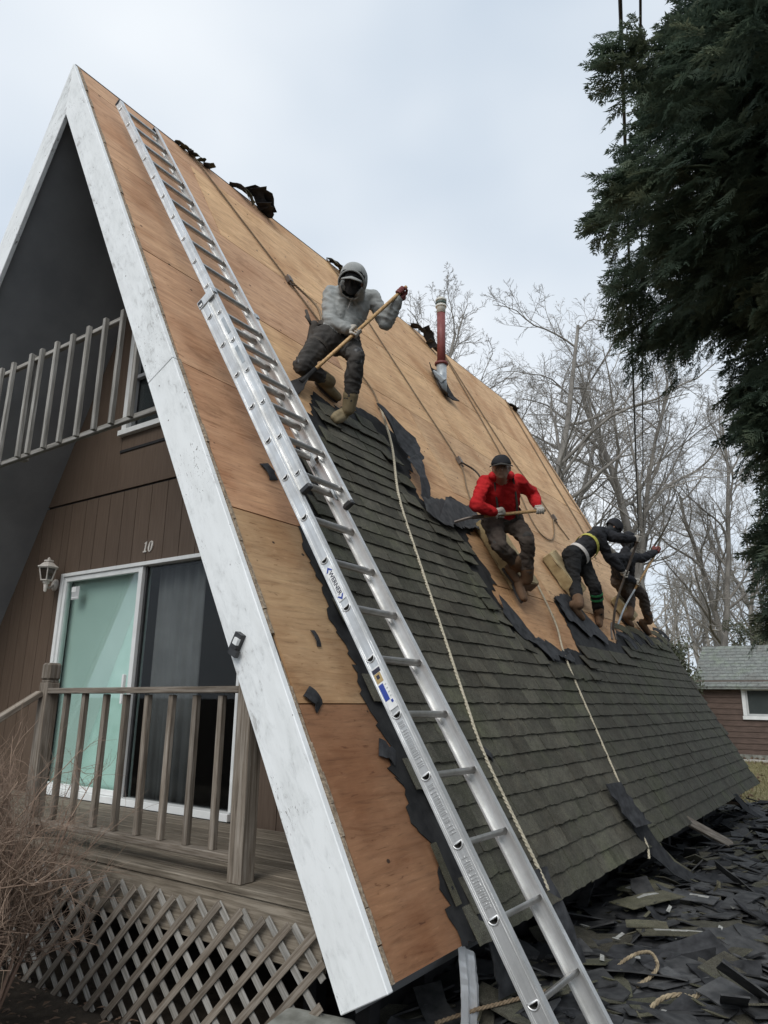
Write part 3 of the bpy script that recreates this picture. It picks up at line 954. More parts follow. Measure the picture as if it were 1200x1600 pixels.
# ------------------------------------------------------------------ felt and shingles on the slope, coordinates (a along the ridge, b down the slope)
def ragged(poly, amp=0.025, step=0.07, seed=1):
    rr = random.Random(seed)
    out = []
    for i, p in enumerate(poly):
        q = poly[(i + 1) % len(poly)]
        d = math.hypot(q[0] - p[0], q[1] - p[1])
        n = max(1, int(d / step))
        for k in range(n):
            s = k / n
            j = rr.gauss(0, amp * 0.6) + (rr.uniform(-1, 1) * amp * 1.6 if rr.random() < 0.18 else 0)
            out.append((p[0] + (q[0] - p[0]) * s + (j if k else 0) * 0.9, p[1] + (q[1] - p[1]) * s + (j if k else 0) * 0.7))
    return out
FELT = [(0.62, 7.73), (0.60, 7.56), (0.66, 7.40), (0.72, 7.28), (0.60, 7.15), (0.67, 6.98), (0.58, 6.86), (0.70, 6.76), (0.63, 6.62), (0.62, 6.49), (0.64, 6.33), (0.65, 6.12), (0.58, 5.95), (0.66, 5.70), (0.60, 5.44),
        (0.70, 5.12), (0.66, 4.95), (0.80, 4.80), (0.93, 4.62), (1.02, 4.35), (1.22, 4.12), (1.40, 3.95), (1.55, 3.68), (1.66, 3.52), (1.88, 3.60), (2.2, 3.50), (2.44, 3.36), (2.69, 3.37), (2.90, 3.48), (3.06, 3.60),
        (2.98, 3.85), (2.78, 4.15), (2.74, 4.40), (2.95, 4.44), (3.26, 4.30), (3.60, 4.26), (3.84, 4.28), (3.98, 4.40), (3.62, 4.58), (3.42, 4.66), (3.36, 4.88), (3.50, 5.10), (3.46, 5.24), (3.30, 5.39), (3.36, 5.55), (3.52, 5.62), (3.64, 5.82),
        (3.90, 5.80), (4.2, 5.92), (4.55, 5.86), (4.84, 5.90), (4.90, 5.70), (5.02, 5.45), (4.98, 5.22), (5.25, 5.12), (5.5, 5.08), (5.8, 5.32), (6.0, 5.42), (6.2, 5.62), (6.55, 5.66), (6.8, 5.50), (7.2, 5.42), (7.6, 5.46), (8.1, 5.30), (8.6, 5.42), (9.1, 5.33), (9.6, 5.20), (9.6, 7.73)]
def inset(poly, d):
    n = len(poly)
    out = []
    for i in range(n):
        x0, y0 = poly[i - 1]; x1, y1 = poly[(i + 1) % n]
        tx, ty = x1 - x0, y1 - y0
        l = math.hypot(tx, ty) or 1
        out.append((poly[i][0] - ty / l * d, poly[i][1] + tx / l * d))
    return out
def flat_piece(poly, name, mat, parent, h=0.004, thick=0.004, lift=None):
    bm = bmesh.new()
    vs = [bm.verts.new((b, a, h)) for a, b in poly]
    f = bm.faces.new(vs)
    bmesh.ops.triangulate(bm, faces=[f], ngon_method='EAR_CLIP')
    if lift:
        for v in bm.verts:
            v.co.z += lift(v.co.y, v.co.x)
    me = bpy.data.meshes.new(name)
    bm.normal_update()
    if bm.faces and sum(fc.normal.z for fc in bm.faces) < 0:
        bmesh.ops.reverse_faces(bm, faces=bm.faces)
    bm.to_mesh(me); bm.free()
    me.materials.append(mat)
    o = link(name, me, parent, RM)
    m = o.modifiers.new('thick', 'SOLIDIFY'); m.thickness = thick; m.offset = 1
    return o
flat_piece(ragged(FELT, 0.026, 0.035, 3), 'roofing_felt', MAT['felt'], house)
# loose felt: the dark torn strip by the grey man's boot, the sheet lifted before the red man, and bits
def wave(a0, b0, k=0.05):
    return lambda a, b: k * (0.5 + 0.5 * mnoise.noise(Vector((a * 3.1 + a0, b * 3.1 + b0, 0.3))))
flat_piece(ragged([(2.58, 3.34), (2.74, 3.32), (2.92, 3.44), (3.12, 3.58), (3.04, 3.9), (2.88, 4.2), (2.80, 4.5), (2.62, 4.46), (2.70, 4.12), (2.80, 3.84), (2.70, 3.58)], 0.022, 0.05, 5), 'torn_felt', MAT['scrap'], house, 0.035, 0.006, wave(1, 2, 0.13))
flat_piece(ragged([(2.62, 4.45), (3.0, 4.40), (3.28, 4.28), (3.6, 4.24), (3.85, 4.26), (4.02, 4.40), (3.75, 4.52), (3.5, 4.60), (3.2, 4.66), (2.9, 4.72), (2.6, 4.64)], 0.026, 0.05, 8), 'torn_felt', MAT['scrap_blue'], house, 0.03, 0.005, wave(3, 1, 0.07))
flat_piece(ragged([(4.96, 5.2), (5.3, 5.10), (5.55, 5.08), (5.85, 5.36), (6.15, 5.62), (5.95, 5.74), (5.7, 5.62), (5.45, 5.68), (5.2, 5.52), (5.02, 5.5)], 0.035, 0.05, 9), 'torn_felt', MAT['scrap'], house, 0.02, 0.005, wave(5, 1, 0.03))
flat_piece(ragged([(3.34, 5.40), (3.55, 5.62), (3.66, 5.84), (3.9, 5.83), (4.2, 5.95), (4.55, 5.90), (4.4, 6.06), (4.1, 6.02), (3.8, 6.08), (3.6, 5.9), (3.4, 5.86), (3.2, 5.62)], 0.035, 0.05, 10), 'torn_felt', MAT['scrap'], house, 0.018, 0.005, wave(2, 5, 0.035))
# bare tongues of plywood laid open inside the felt stay visible because the felt outline goes round them

# shingle tabs
SH = inset(FELT, 0.0)
SHP = [(0.86, 7.8), (0.84, 7.1), (0.80, 6.5), (0.80, 6.0), (0.78, 5.5), (0.84, 5.1), (1.02, 4.75), (1.24, 4.4), (1.50, 4.05), (1.72, 3.66), (1.95, 3.72), (2.2, 3.66), (2.48, 3.56), (2.62, 3.72), (2.66, 4.0), (2.58, 4.4), (2.66, 4.62), (3.1, 4.70), (3.3, 4.84), (3.15, 5.2), (3.06, 5.45), (3.2, 5.7),
       (3.6, 6.02), (4.2, 6.12), (4.7, 6.08), (5.05, 5.86), (5.6, 5.86), (6.1, 5.86), (6.6, 5.80), (7.2, 5.60), (7.8, 5.60), (8.4, 5.52), (9.0, 5.52), (9.62, 5.35), (9.62, 7.8)]
EXP_, TABW = 0.127, 0.262
def tab_mesh(seed):
    rr = random.Random(seed)
    hgt = EXP_ + 0.055
    n = 5
    top, bot = [], []
    vs = []
    lowz = 0.0175 + rr.uniform(0, 0.004)
    for i in range(n + 1):
        y = -TABW / 2 + 0.0032 + (TABW - 0.0064) * i / n
        e = rr.uniform(-0.004, 0.0045) + (rr.uniform(0, 0.018) if i in (0, n) and rr.random() < 0.35 else 0)
        for x, z in ((0.0, 0.004), (hgt - e, lowz + rr.uniform(-0.0012, 0.002))):
            vs.append((x, y, z)); vs.append((x, y, z - 0.008))
    fs = []
    for i in range(n):
        k = i * 4
        fs += [(k, k + 2, k + 6, k + 4), (k + 1, k + 5, k + 7, k + 3), (k + 2, k + 3, k + 7, k + 6), (k, k + 4, k + 5, k + 1)]
    fs += [(0, 1, 3, 2), (n * 4, n * 4 + 2, n * 4 + 3, n * 4 + 1)]
    return vs, fs
TABS = [tab_mesh(i) for i in range(8)]
tabmeshes = []
for vs, fs in TABS:
    mb = MB(); mb.add(vs, fs)
    tabmeshes.append(mb.mesh('shingle', MAT['shingle']))
cells = []
nc = int((S + 0.035 - 3.5) / EXP_)
for c in range(nc + 1):
    bl = S + 0.035 - c * EXP_            # lower edge of this course
    off = (c * 0.131 + (0.06 if c % 3 == 0 else 0)) % TABW
    a = 0.55 + off
    while a < L - 0.02:
        if inside((a, bl - EXP_ / 2), SHP) and a + TABW / 2 < L + 0.05:
            cells.append((a, bl, c))
        a += TABW
cells.sort(key=lambda q: (RP(q[0], q[1]) - CAM).length)
rs_ = random.Random(11)
rest = MB()
SHEDGE = SHP
def edge_dist(p):
    m = 9
    for i in range(len(SHP)):
        (x1, y1), (x2, y2) = SHP[i - 1], SHP[i]
        dx, dy = x2 - x1, y2 - y1
        s = max(0, min(1, ((p[0] - x1) * dx + (p[1] - y1) * dy) / (dx * dx + dy * dy)))
        m = min(m, math.hypot(p[0] - x1 - s * dx, p[1] - y1 - s * dy))
    return m
for i, (a, bl, c) in enumerate(cells):
    hgt = EXP_ + 0.055
    e = edge_dist((a, bl - EXP_ / 2))
    lift = rs_.uniform(0.0, 0.006) * 0.5
    rot = rs_.gauss(0, 0.006)
    tilt = 0.0
    if e < 0.14 and bl < S - 0.1:
        rot += rs_.gauss(0, 0.06); tilt = -abs(rs_.gauss(0, 0.06)); lift += 0.004
    if rs_.random() < 0.02:
        rot += rs_.gauss(0, 0.04)
    M = RM @ Matrix.Translation((bl - hgt, a + rs_.gauss(0, 0.003), 0.0085 + lift)) @ Matrix.Rotation(rot, 4, 'Z') @ Matrix.Rotation(tilt, 4, 'Y')
    k = rs_.randrange(8)
    if i < 298:
        link('shingle', tabmeshes[k], house, M)
    else:
        vs, fs = TABS[k]
        rest.add([M @ Vector(p) for p in vs], fs)
tag(link('shingle_courses', rest.mesh('shingle_courses', MAT['shingle']), house), kind='stuff')
print('shingles', len(cells))

# ------------------------------------------------------------------ torn bits lying on the slope
def flake(name, sx, sy, seed, mat, thick=0.004, bend=0.05, n=7, jag=0.2, stripe=False):
    """an irregular thin piece: sx by sy, bent along x"""
    rr = random.Random(seed)
    top, botm = [], []
    for i in range(n):
        s = i / (n - 1)
        x = (s - 0.5) * sx
        z = bend * sx * math.sin(s * math.pi) + rr.uniform(-0.05, 0.05) * bend * sx
        sh_ = rr.uniform(-0.5, 0.5) * jag * sy
        top.append((x + rr.uniform(-1, 1) * 0.25 * sx / n, sy / 2 * (1 - abs(rr.gauss(0, jag))) , z + rr.uniform(-.03, .03) * bend * sx))
        botm.append((x + rr.uniform(-1, 1) * 0.25 * sx / n, -sy / 2 * (1 - abs(rr.gauss(0, jag))), z + rr.uniform(-.1, .1) * bend * sx))
    vs = []
    for (a, b) in zip(top, botm):
        vs += [a, b, (a[0], a[1], a[2] - thick), (b[0], b[1], b[2] - thick)]
    fs = []
    for i in range(n - 1):
        k = i * 4
        fs += [(k, k + 1, k + 5, k + 4), (k + 2, k + 6, k + 7, k + 3), (k, k + 4, k + 6, k + 2), (k + 1, k + 3, k + 7, k + 5)]
    fs += [(0, 2, 3, 1), ((n - 1) * 4, (n - 1) * 4 + 1, (n - 1) * 4 + 3, (n - 1) * 4 + 2)]
    mb = MB(); mb.add(vs, fs)
    if stripe:
        y = sy * 0.28
        for i in range(1, n - 2):
            if rr.random() < 0.15: continue
            t0, b0, t1, b1 = Vector(top[i]), Vector(botm[i]), Vector(top[i + 1]), Vector(botm[i + 1])
            w0, w1 = rr.uniform(0.05, 0.1), rr.uniform(0.05, 0.1)
            c0 = rr.uniform(0.2, 0.28); c1 = rr.uniform(0.2, 0.28)
            q = [t0.lerp(b0, c0 - w0), t1.lerp(b1, c1 - w1), t1.lerp(b1, c1 + w1), t0.lerp(b0, c0 + w0)]
            q2 = [p + Vector((0, 0, 0.003)) for p in q]
            mb.add(q2 + q, [(0, 3, 2, 1), (0, 1, 5, 4), (1, 2, 6, 5), (2, 3, 7, 6), (3, 0, 4, 7)], 1)
    return mb.mesh(name, [mat, MAT['tar_strip']])
def on_roof(me, name, a, b, rz, label, cat='scrap', h=0.012, tilt=(0, 0), group=None):
    o = link(name, me, None, RM @ Matrix.Translation((b, a, h)) @ Matrix.Rotation(rz, 4, 'Z') @ Matrix.Rotation(tilt[0], 4, 'X') @ Matrix.Rotation(tilt[1], 4, 'Y'))
    return tag(o, label, cat, group)
on_roof(flake('felt_scrap', 0.11, 0.10, 4, MAT['scrap'], 0.006, 0.12), 'felt_scrap', 0.175, 6.47, 0.6, 'black torn felt scrap near the white barge board at a plywood seam', h=0.012)
on_roof(flake('felt_scrap', 0.10, 0.035, 6, MAT['scrap'], 0.005, 0.1), 'felt_scrap', 0.385, 6.10, 0.1, 'small narrow dark felt scrap on the tan plywood sheet', h=0.01)
on_roof(flake('shingle_scrap', 0.14, 0.1, 9, MAT['scrap'], 0.006, 0.1), 'shingle_scrap', 0.55, 4.83, 0.3, 'dark shingle scrap poking out left of the ladder rail', h=0.012)
on_roof(flake('felt_scrap', 0.13, 0.12, 12, MAT['scrap'], 0.005, 0.1), 'felt_scrap', 0.63, 6.78, 1.0, 'dark rounded felt scrap on orange plywood beside the ladder', h=0.012)
on_roof(flake('shingle_scrap', 0.10, 0.06, 13, MAT['scrap'], 0.006, 0.1), 'shingle_scrap', 1.70, 6.86, 0.9, 'black crumb of shingle caught beside the rope low on the slope', h=0.03)
mb = MB()
mb.box((0, 0, 0), (0.3, 0.055, 0.004)); mb.box((-0.11, 0, 0.003), (0.03, 0.05, 0.004)); mb.box((0.07, 0, 0.003), (0.015, 0.015, 0.004), None, 1)
on_roof(mb.mesh('metal_strip', [MAT['scrap_olive'], MAT['scrap']]), 'metal_strip', 0.70, 7.42, 0.03, 'narrow tan metal strip lying on black felt near the eave', 'metal strip', 0.022)
def clump(name, specs, label, cat, mats):
    mb = MB()
    for i, (p, sx, sy, rot, tl, sd, mi) in enumerate(specs):
        me = flake('tmp', sx, sy, sd, mats[mi], 0.006, 0.12, 6, 0.25)
        M = Matrix.Translation(p) @ Matrix.Rotation(rot, 4, 'Z') @ Matrix.Rotation(tl, 4, 'Y')
        mb.add([M @ v.co for v in me.vertices], [tuple(f.vertices) for f in me.polygons], mi)
        bpy.data.meshes.remove(me)
    o = link(name, mb.mesh(name, mats))
    return tag(o, label, cat)
cm = [MAT['scrap'], MAT['scrap_olive'], MAT['scrap_blue']]
clump('ridge_scraps', [(RP(1.22 + 0.07 * i, 0.0 + 0.025 * (i % 3), 0.03), 0.12, 0.08, i * 1.1, 0.5 - 0.3 * (i % 4), 30 + i, (1, 1, 0)[i % 3]) for i in range(7)], 'small mossy shingle scraps on the ridge beside the ladder top', 'shingle scraps', cm)
clump('ridge_flap', [(RP(2.38, 0.05, 0.12), 0.34, 0.26, 1.9, 0.35, 41, 0), (RP(2.30, 0.03, 0.09), 0.30, 0.2, 1.7, 0.6, 42, 0), (RP(2.05, 0.0, 0.04), 0.2, 0.1, 0.9, 0.2, 43, 2), (RP(2.12, 0.02, 0.05), 0.22, 0.1, 0.5, 0.9, 44, 1), (RP(2.2, 0.05, 0.05), 0.2, 0.08, 1.2, 0.8, 45, 1), (RP(2.45, 0.1, 0.06), 0.25, 0.2, 2.2, 0.1, 46, 0)], 'large black torn shingle flap folded over the ridge', 'shingle flap', cm)
clump('ridge_scraps', [(RP(3.78 + 0.06 * i, 0.02 * i, 0.05), 0.2, 0.09, i * 0.8, 0.7 - 0.3 * i, 50 + i, (1, 0, 1)[i % 3]) for i in range(5)], 'pale grey shingle scraps on the ridge behind the hooded man', 'shingle scraps', cm)
clump('ridge_flap', [(RP(6.05, 0.2, 0.1), 0.36, 0.22, 1.5, 0.9, 61, 0), (RP(5.85, 0.08, 0.07), 0.25, 0.15, 0.8, 0.4, 62, 0), (RP(6.2, 0.3, 0.06), 0.3, 0.18, 1.2, 0.5, 63, 2)], 'black torn shingle flap on the ridge behind the vent pipe', 'shingle flap', cm)
clump('ridge_scraps', [(RP(9.3 + 0.06 * i, 0.12 + 0.02 * i, 0.04), 0.16, 0.1, i * 0.9, 0.4, 70 + i, 0) for i in range(4)], 'dark shingle scraps at the far end of the ridge', 'shingle scraps', cm)
# jagged scraps beside the crew at the far end
for i, (a, b, rz) in enumerate(((7.0, 5.45, 0.7), (7.3, 5.5, 0.4), (7.65, 5.42, 0.9), (8.0, 5.46, 0.2), (8.9, 5.38, 0.6), (6.9, 5.6, 0.3), (8.4, 5.5, 1.2), (9.3, 5.3, 0.4))):
    on_roof(flake('shingle_scrap', 0.34, 0.12, 80 + i, MAT['scrap'] if i % 2 else MAT['scrap_olive'], 0.006, 0.12), 'shingle_scrap', a, b, rz, 'torn strip of shingle sticking up beneath the far workers', h=0.05, tilt=(0.2, -0.35), group='torn strips under the far workers')

# ------------------------------------------------------------------ porch deck, its railing, the lattice and the upper railing
deck = thing('porch_deck', 'weathered wooden porch deck in front of the sliding door', 'deck', (0.3, 0.6, 0))
y = 0.035
for i in range(9):
    w = 0.137
    if y + w > YF - 0.055: w = YF - 0.058 - y
    if w < 0.03: break
    beam('deck_board', (-3.1, y + w / 2, 0.716), (3.22, y + w / 2, 0.716), w - 0.006, 0.036, (0, 0, 1), MAT['deck_wood'], deck)
    y += w
beam('rim_board', (-0.35, 0.068, 0.575), (3.27, 0.068, 0.575), 0.038, 0.24, (0, 0, 1), MAT['deck_wood'], deck)
beam('rim_board', (-3.2, 0.068, 0.575), (-0.36, 0.068, 0.575), 0.038, 0.24, (0, 0, 1), MAT['deck_wood'], deck)
for x in (-2.2, 0.3, 2.7):
    beam('deck_post', (x, 0.7, -0.1), (x, 0.7, 0.45), 0.09, 0.09, (0, 1, 0), MAT['void'], deck)

rail = thing('porch_railing', 'brown weathered porch railing with square balusters before the sliding door', 'railing', (1.7, 0.1, 0.735))
ow = MAT['old_wood']
beam('post', (0.78, 0.1, 0.735), (0.78, 0.1, 1.70), 0.092, 0.092, (0, 1, 0), ow, rail)
beam('post_cap', (0.78, 0.1, 1.716), (0.78, 0.1, 1.83), 0.096, 0.096, (0, 1, 0), ow, rail, 0.014)
beam('post_neck', (0.78, 0.1, 1.70), (0.78, 0.1, 1.716), 0.082, 0.082, (0, 1, 0), ow, rail)
beam('post', (2.69, 0.105, 0.735), (2.69, 0.105, 1.80), 0.098, 0.098, (0, 1, 0), ow, rail)
beam('top_rail', (0.828, 0.1, 1.645), (2.64, 0.1, 1.662), 0.085, 0.036, (0, 0, 1), ow, rail)
beam('bottom_rail', (0.828, 0.1, 0.838), (2.64, 0.1, 0.842), 0.08, 0.036, (0, 0, 1), ow, rail)
for x in (1.0, 1.213, 1.432, 1.637, 1.851, 2.065, 2.278, 2.478):
    beam('baluster', (x, 0.1 + random.uniform(-.004, .004), 0.858), (x + random.uniform(-.006, .006), 0.1, 1.63), 0.036, 0.036, (0, 1, 0), ow, rail)
beam('stair_rail', (0.76, 0.05, 1.63), (0.76, -1.05, 0.93), 0.07, 0.036, (0, 0, 1), ow, rail)
beam('stair_post', (0.76, -1.08, 0.0), (0.76, -1.08, 1.0), 0.085, 0.085, (0, 1, 0), ow, rail)
steps = thing('porch_steps', 'grey wooden steps rising to the porch behind the bare shrub', 'steps', (0.15, -0.5, 0))
for i in range(3):
    z, yy = 0.55 - 0.185 * i, -0.16 - 0.29 * i
    beam('tread', (-0.4, yy, z), (0.68, yy, z), 0.28, 0.038, (0, 0, 1), MAT['deck_wood'], steps)
for x in (-0.43, 0.705):
    beam('stringer', (x, 0.03, 0.60), (x, -0.98, -0.02), 0.038, 0.24, (0, 0, 1), MAT['deck_wood'], steps)

lat = thing('lattice_panel', 'diagonal wooden lattice closing the space beneath the porch', 'lattice', (2.0, 0.02, 0))
X0, X1, Z0, Z1 = 0.55, 3.30, -0.02, 0.64
def lattice_slats(sgn, y):
    x = -1.0
    for i in range(60):
        xt = 1.692 - 0.1575 * 14 + 0.1575 * i         # where the slat meets the top edge
        # line: x = xt - sgn*(Z1-z)
        pts = []
        za, zb = Z0, Z1
        xa, xb = xt - sgn * (Z1 - za), xt
        # clip to X0..X1
        def zx(xx): return Z1 - (xt - xx) / sgn
        for _ in (0,):
            if xa < X0: za = max(za, zx(X0)) if sgn > 0 else za
            if xa > X1: za = max(za, zx(X1)) if sgn < 0 else za
            if xb > X1: zb = min(zb, zx(X1)) if sgn > 0 else zb
            if xb < X0: zb = min(zb, zx(X0)) if sgn < 0 else zb
        if zb - za < 0.08: continue
        xa, xb = xt - sgn * (Z1 - za), xt - sgn * (Z1 - zb)
        if not (X0 - 0.01 <= min(xa, xb) and max(xa, xb) <= X1 + 0.01): continue
        dz = random.uniform(-0.012, 0.012)
        beam('slat', (xa, y, za), (xb + sgn * dz, y, zb + dz), 0.036, 0.009, (0, 1, 0), MAT['old_wood'] if sgn > 0 else MAT['grey_wood'], lat, 0.0015)
lattice_slats(1, 0.017)
lattice_slats(-1, 0.029)

br = thing('balcony_railing', 'grey weathered upper railing spanning the open gable', 'railing', (0, 0.22, 3.56))
gw = MAT['grey_wood']
def bal_h(x): return 3.565 + 0.012 * x
beam('bottom_rail', (-1.72, 0.245, bal_h(-1.72) + 0.012), (1.72, 0.245, bal_h(1.72) + 0.012), 0.04, 0.04, (0, 0, 1), gw, br)
beam('top_rail', (-1.28, 0.245, 4.475), (1.28, 0.245, 4.487), 0.04, 0.036, (0, 0, 1), gw, br)
beam('post', (-0.40, 0.275, 3.56), (-0.40, 0.275, 4.53), 0.085, 0.085, (0, 1, 0), gw, br)
for x in (-1.32, -1.09, -0.86, -0.66, -0.35, -0.191, 0.046, 0.275, 0.508, 0.738, 0.962, 1.19):
    p = random.uniform(-.006, .006)
    top = 4.525 if abs(x) < 1.22 else 4.3
    beam('baluster', (x + p, 0.206, bal_h(x)), (x - p, 0.206, top), 0.037, 0.037, (0, 1, 0), gw, br)

# clip on the barge board, concrete block under its foot
mb = MB()
mb.box((0, 0, 0), (0.05, 0.035, 0.10)); mb.box((0.012, -0.02, 0.01), (0.03, 0.02, 0.035), None, 1); mb.box((0.02, -0.012, -0.05), (0.06, 0.025, 0.035))
o = link('board_clip', mb.mesh('board_clip', [MAT['black_plastic'], MAT['white_vinyl']]), None, Matrix.Translation((2.69, -0.019, 1.90)) @ Matrix.Rotation(R(28), 4, 'Y'))
tag(o, 'small black clip fastened to the white barge board halfway down', 'clip')
mb = MB()
mb.box((0, 0, 0), (0.34, 0.34, 0.42))
me = mb.mesh('concrete_block', MAT['concrete'])
o = link('concrete_block', me, None, Matrix.Translation((3.30, -0.09, 0.11)) @ Matrix.Rotation(R(12), 4, 'Z'))
m = o.modifiers.new('bevel', 'BEVEL'); m.width = 0.03; m.segments = 2
tag(o, 'mossy grey concrete block at the foot of the white barge board', 'concrete block')

# wall lantern
lamp = thing('wall_lantern', 'cream carriage lantern on the brown wall left of the door', 'lamp', (-1.28, 1.13, 2.60))
cm_ = MAT['cream_metal']
lx, ly, lz = -1.28, 1.13, 2.76
mb = MB(); mb.tube([(-1.40, YF - 0.03, 2.70), (-1.40, YF - 0.012, 2.70), (-1.40, YF - 0.001, 2.70)], [0.035, 0.06, 0.062], 16)
link('mount_plate', mb.mesh('mount_plate', cm_, True), lamp)
mb = MB(); mb.tube(smoothpath([(-1.40, YF - 0.02, 2.70), (-1.37, 1.22, 2.66), (-1.32, 1.16, 2.66), (lx, ly, 2.685)], 5), 0.012, 8)
link('arm', mb.mesh('arm', cm_, True), lamp)
def hexr(z, r, n=6): return [Vector((lx + r * math.cos(2 * math.pi * (i + .5) / n), ly + r * math.sin(2 * math.pi * (i + .5) / n), z)) for i in range(n)]
def loft(mb, levels, n=6):
    vs = [p for z, r in levels for p in hexr(z, r, n)]
    fs = [(k * n + i, k * n + (i + 1) % n, (k + 1) * n + (i + 1) % n, (k + 1) * n + i) for k in range(len(levels) - 1) for i in range(n)]
    fs += [tuple(range(n - 1, -1, -1)), tuple(range((len(levels) - 1) * n, len(levels) * n))]
    mb.add(vs, fs)
mb = MB(); loft(mb, [(2.842, 0.108), (2.85, 0.108), (2.862, 0.085), (2.885, 0.06), (2.90, 0.035), (2.905, 0.05), (2.915, 0.05), (2.925, 0.02)])
link('roof', mb.mesh('roof', cm_), lamp)
mb = MB(); loft(mb, [(2.925, 0.012), (2.935, 0.016), (2.95, 0.004)], 8)
link('finial', mb.mesh('finial', cm_), lamp)
mb = MB()
t_, b_ = hexr(2.842, 0.088), hexr(2.715, 0.055)
for i in range(6):
    mb.tube([b_[i], t_[i]], 0.006, 5)
for z, r in ((2.715, 0.058), (2.838, 0.09)):
    h_ = hexr(z, r)
    mb.tube(h_, 0.006, 5, closed=True)
link('cage', mb.mesh('cage', cm_), lamp)
mb = MB(); loft(mb, [(2.718, 0.048), (2.838, 0.08)])
link('glass', mb.mesh('glass', MAT['glass_grey']), lamp)
mb = MB(); loft(mb, [(2.60, 0.006), (2.61, 0.014), (2.68, 0.022), (2.69, 0.034), (2.705, 0.034), (2.714, 0.05)], 10)
link('tail', mb.mesh('tail', cm_), lamp)

# ------------------------------------------------------------------ extension ladder; local x across the rungs, y up the rails, z outwards
LP0 = Vector((4.196207, 0.184162, 0.514110))
Ld = Vector((-0.52294952, 0.00843893, 0.85232188))
Le = Vector((0.00473198, 0.99996432, -0.0069974))
Ln = Le.cross(Ld)
LM = Matrix(((Le.x, Ld.x, Ln.x, LP0.x), (Le.y, Ld.y, Ln.y, LP0.y), (Le.z, Ld.z, Ln.z, LP0.z), (0, 0, 0, 1)))
lad = thing('extension_ladder', 'long aluminium extension ladder leaning up the roof to the ridge', 'ladder', tuple(LM @ Vector((0.22, -0.6, 0))))
PIT = 0.3048
def dshape(r, n=14):
    pts = []
    for i in range(n):
        a = math.pi + math.pi * i / (n - 1)
        pts.append((math.cos(a) * r, math.sin(a) * r * 1.05 + r * 0.32))       # (z, y)
    return pts                                                                   # flat side on top
def rung_mesh(width, r):
    d = dshape(r)
    n = len(d)
    mb = MB()
    vs = [(x, y_, z_) for x in (0.001, width - 0.001) for z_, y_ in d]
    mb.add(vs, [(i, (i + 1) % n, n + (i + 1) % n, n + i) for i in range(n)])
    return mb.mesh('rung', MAT['rung'], False)
def rung_end_mesh(r):
    d = dshape(r + 0.0025, 12)
    mb = MB()
    mb.tube([(-0.0015, y_, z_) for z_, y_ in d], 0.0042, 6, closed=True)
    return mb.mesh('rung_end', MAT['alu'], True, recalc=False)
def rail_mesh(y0, y1, holes, depth, side, r, flange=0.032):
    """side +1: web at x=0 with flanges towards +x"""
    mb = MB()
    hd = depth / 2
    hole = dshape(r, 14)
    cuts = [y0] + [(a + b) / 2 for a, b in zip(holes, holes[1:])] + [y1]
    bounds = []
    if holes:
        for k, hy in enumerate(holes):
            lo, hi = cuts[k], cuts[k + 1]
            if k == 0 and lo < hy - 0.2: 
                mb.add([(0, lo, -hd), (0, hy - 0.15, -hd), (0, hy - 0.15, hd), (0, lo, hd)], [(0, 1, 2, 3)]); lo = hy - 0.15
            if k == len(holes) - 1 and hi > hy + 0.2:
                mb.add([(0, hy + 0.15, -hd), (0, hi, -hd), (0, hi, hd), (0, hy + 0.15, hd)], [(0, 1, 2, 3)]); hi = hy + 0.15
            angs = [math.atan2(y_, z_) for z_, y_ in hole]
            cor = [math.atan2(yy - hy, zz) for yy in (lo, hi) for zz in (-hd, hd)]
            allr = sorted(set(round(a, 5) for a in angs + cor))
            inner, outer = [], []
            for a in allr:
                ca, sa = math.cos(a), math.sin(a)
                sc = min((hd / abs(ca)) if abs(ca) > 1e-6 else 9, ((hi - hy) / sa) if sa > 1e-6 else 9, ((lo - hy) / sa) if sa < -1e-6 else 9)
                outer.append((0, hy + sa * sc, ca * sc))
                # ray against the D outline
                best = None
                for i in range(len(hole)):
                    z1, y1_ = hole[i]; z2, y2_ = hole[(i + 1) % len(hole)]
                    den = ca * (y2_ - y1_) - sa * (z2 - z1)
                    if abs(den) < 1e-12: continue
                    tt = (z1 * (y2_ - y1_) - y1_ * (z2 - z1)) / den
                    uu = (z1 * sa - y1_ * ca) / den
                    if tt > 0 and -1e-6 <= uu <= 1 + 1e-6:
                        best = tt if best is None else max(best, tt)
                inner.append((0, hy + sa * (best or r), ca * (best or r)))
            m = len(allr)
            mb.add(inner + outer, [(i, (i + 1) % m, m + (i + 1) % m, m + i) for i in range(m)])
    # thickness of the web
    base = len(mb.v)
    vv = [(x + side * 0.0025, y_, z_) for x, y_, z_ in mb.v]
    mb.add(vv, [f[::-1] for f in mb.f][:])
    Lr = y1 - y0
    for s in (-1, 1):
        mb.box((side * flange / 2, (y0 + y1) / 2, s * (hd - 0.0015)), (flange, Lr, 0.003))
        mb.box((side * (flange - 0.0015), (y0 + y1) / 2, s * (hd - 0.006)), (0.003, Lr, 0.009))
        mb.box((-side * 0.0015, (y0 + y1) / 2, s * (hd - 0.006)), (0.003, Lr, 0.008))
        mb.box((-side * 0.0012, (y0 + y1) / 2, s * (hd - 0.017)), (0.0024, Lr, 0.003))
    return mb.mesh('rail', MAT['alu'])
r_b, r_f = 0.0225, 0.0195
WB, WFL = 0.4376, 0.412
OX, OZ, OY = 0.0128, 0.0767, 2.7177
bh = [PIT * i for i in range(-1, 15)]
fh = [OY + PIT * i for i in range(16)]
def lplace(name, me, x, y_, z_, parent=None, rot=None):
    M = LM @ Matrix.Translation((x, y_, z_))
    if rot is not None: M = M @ rot
    return link(name, me, parent or lad, M)
for x, side in ((0, 1), (WB, -1)):
    lplace('rail', rail_mesh(-0.60, 4.45, bh, 0.088, side, r_b), x, 0, 0)
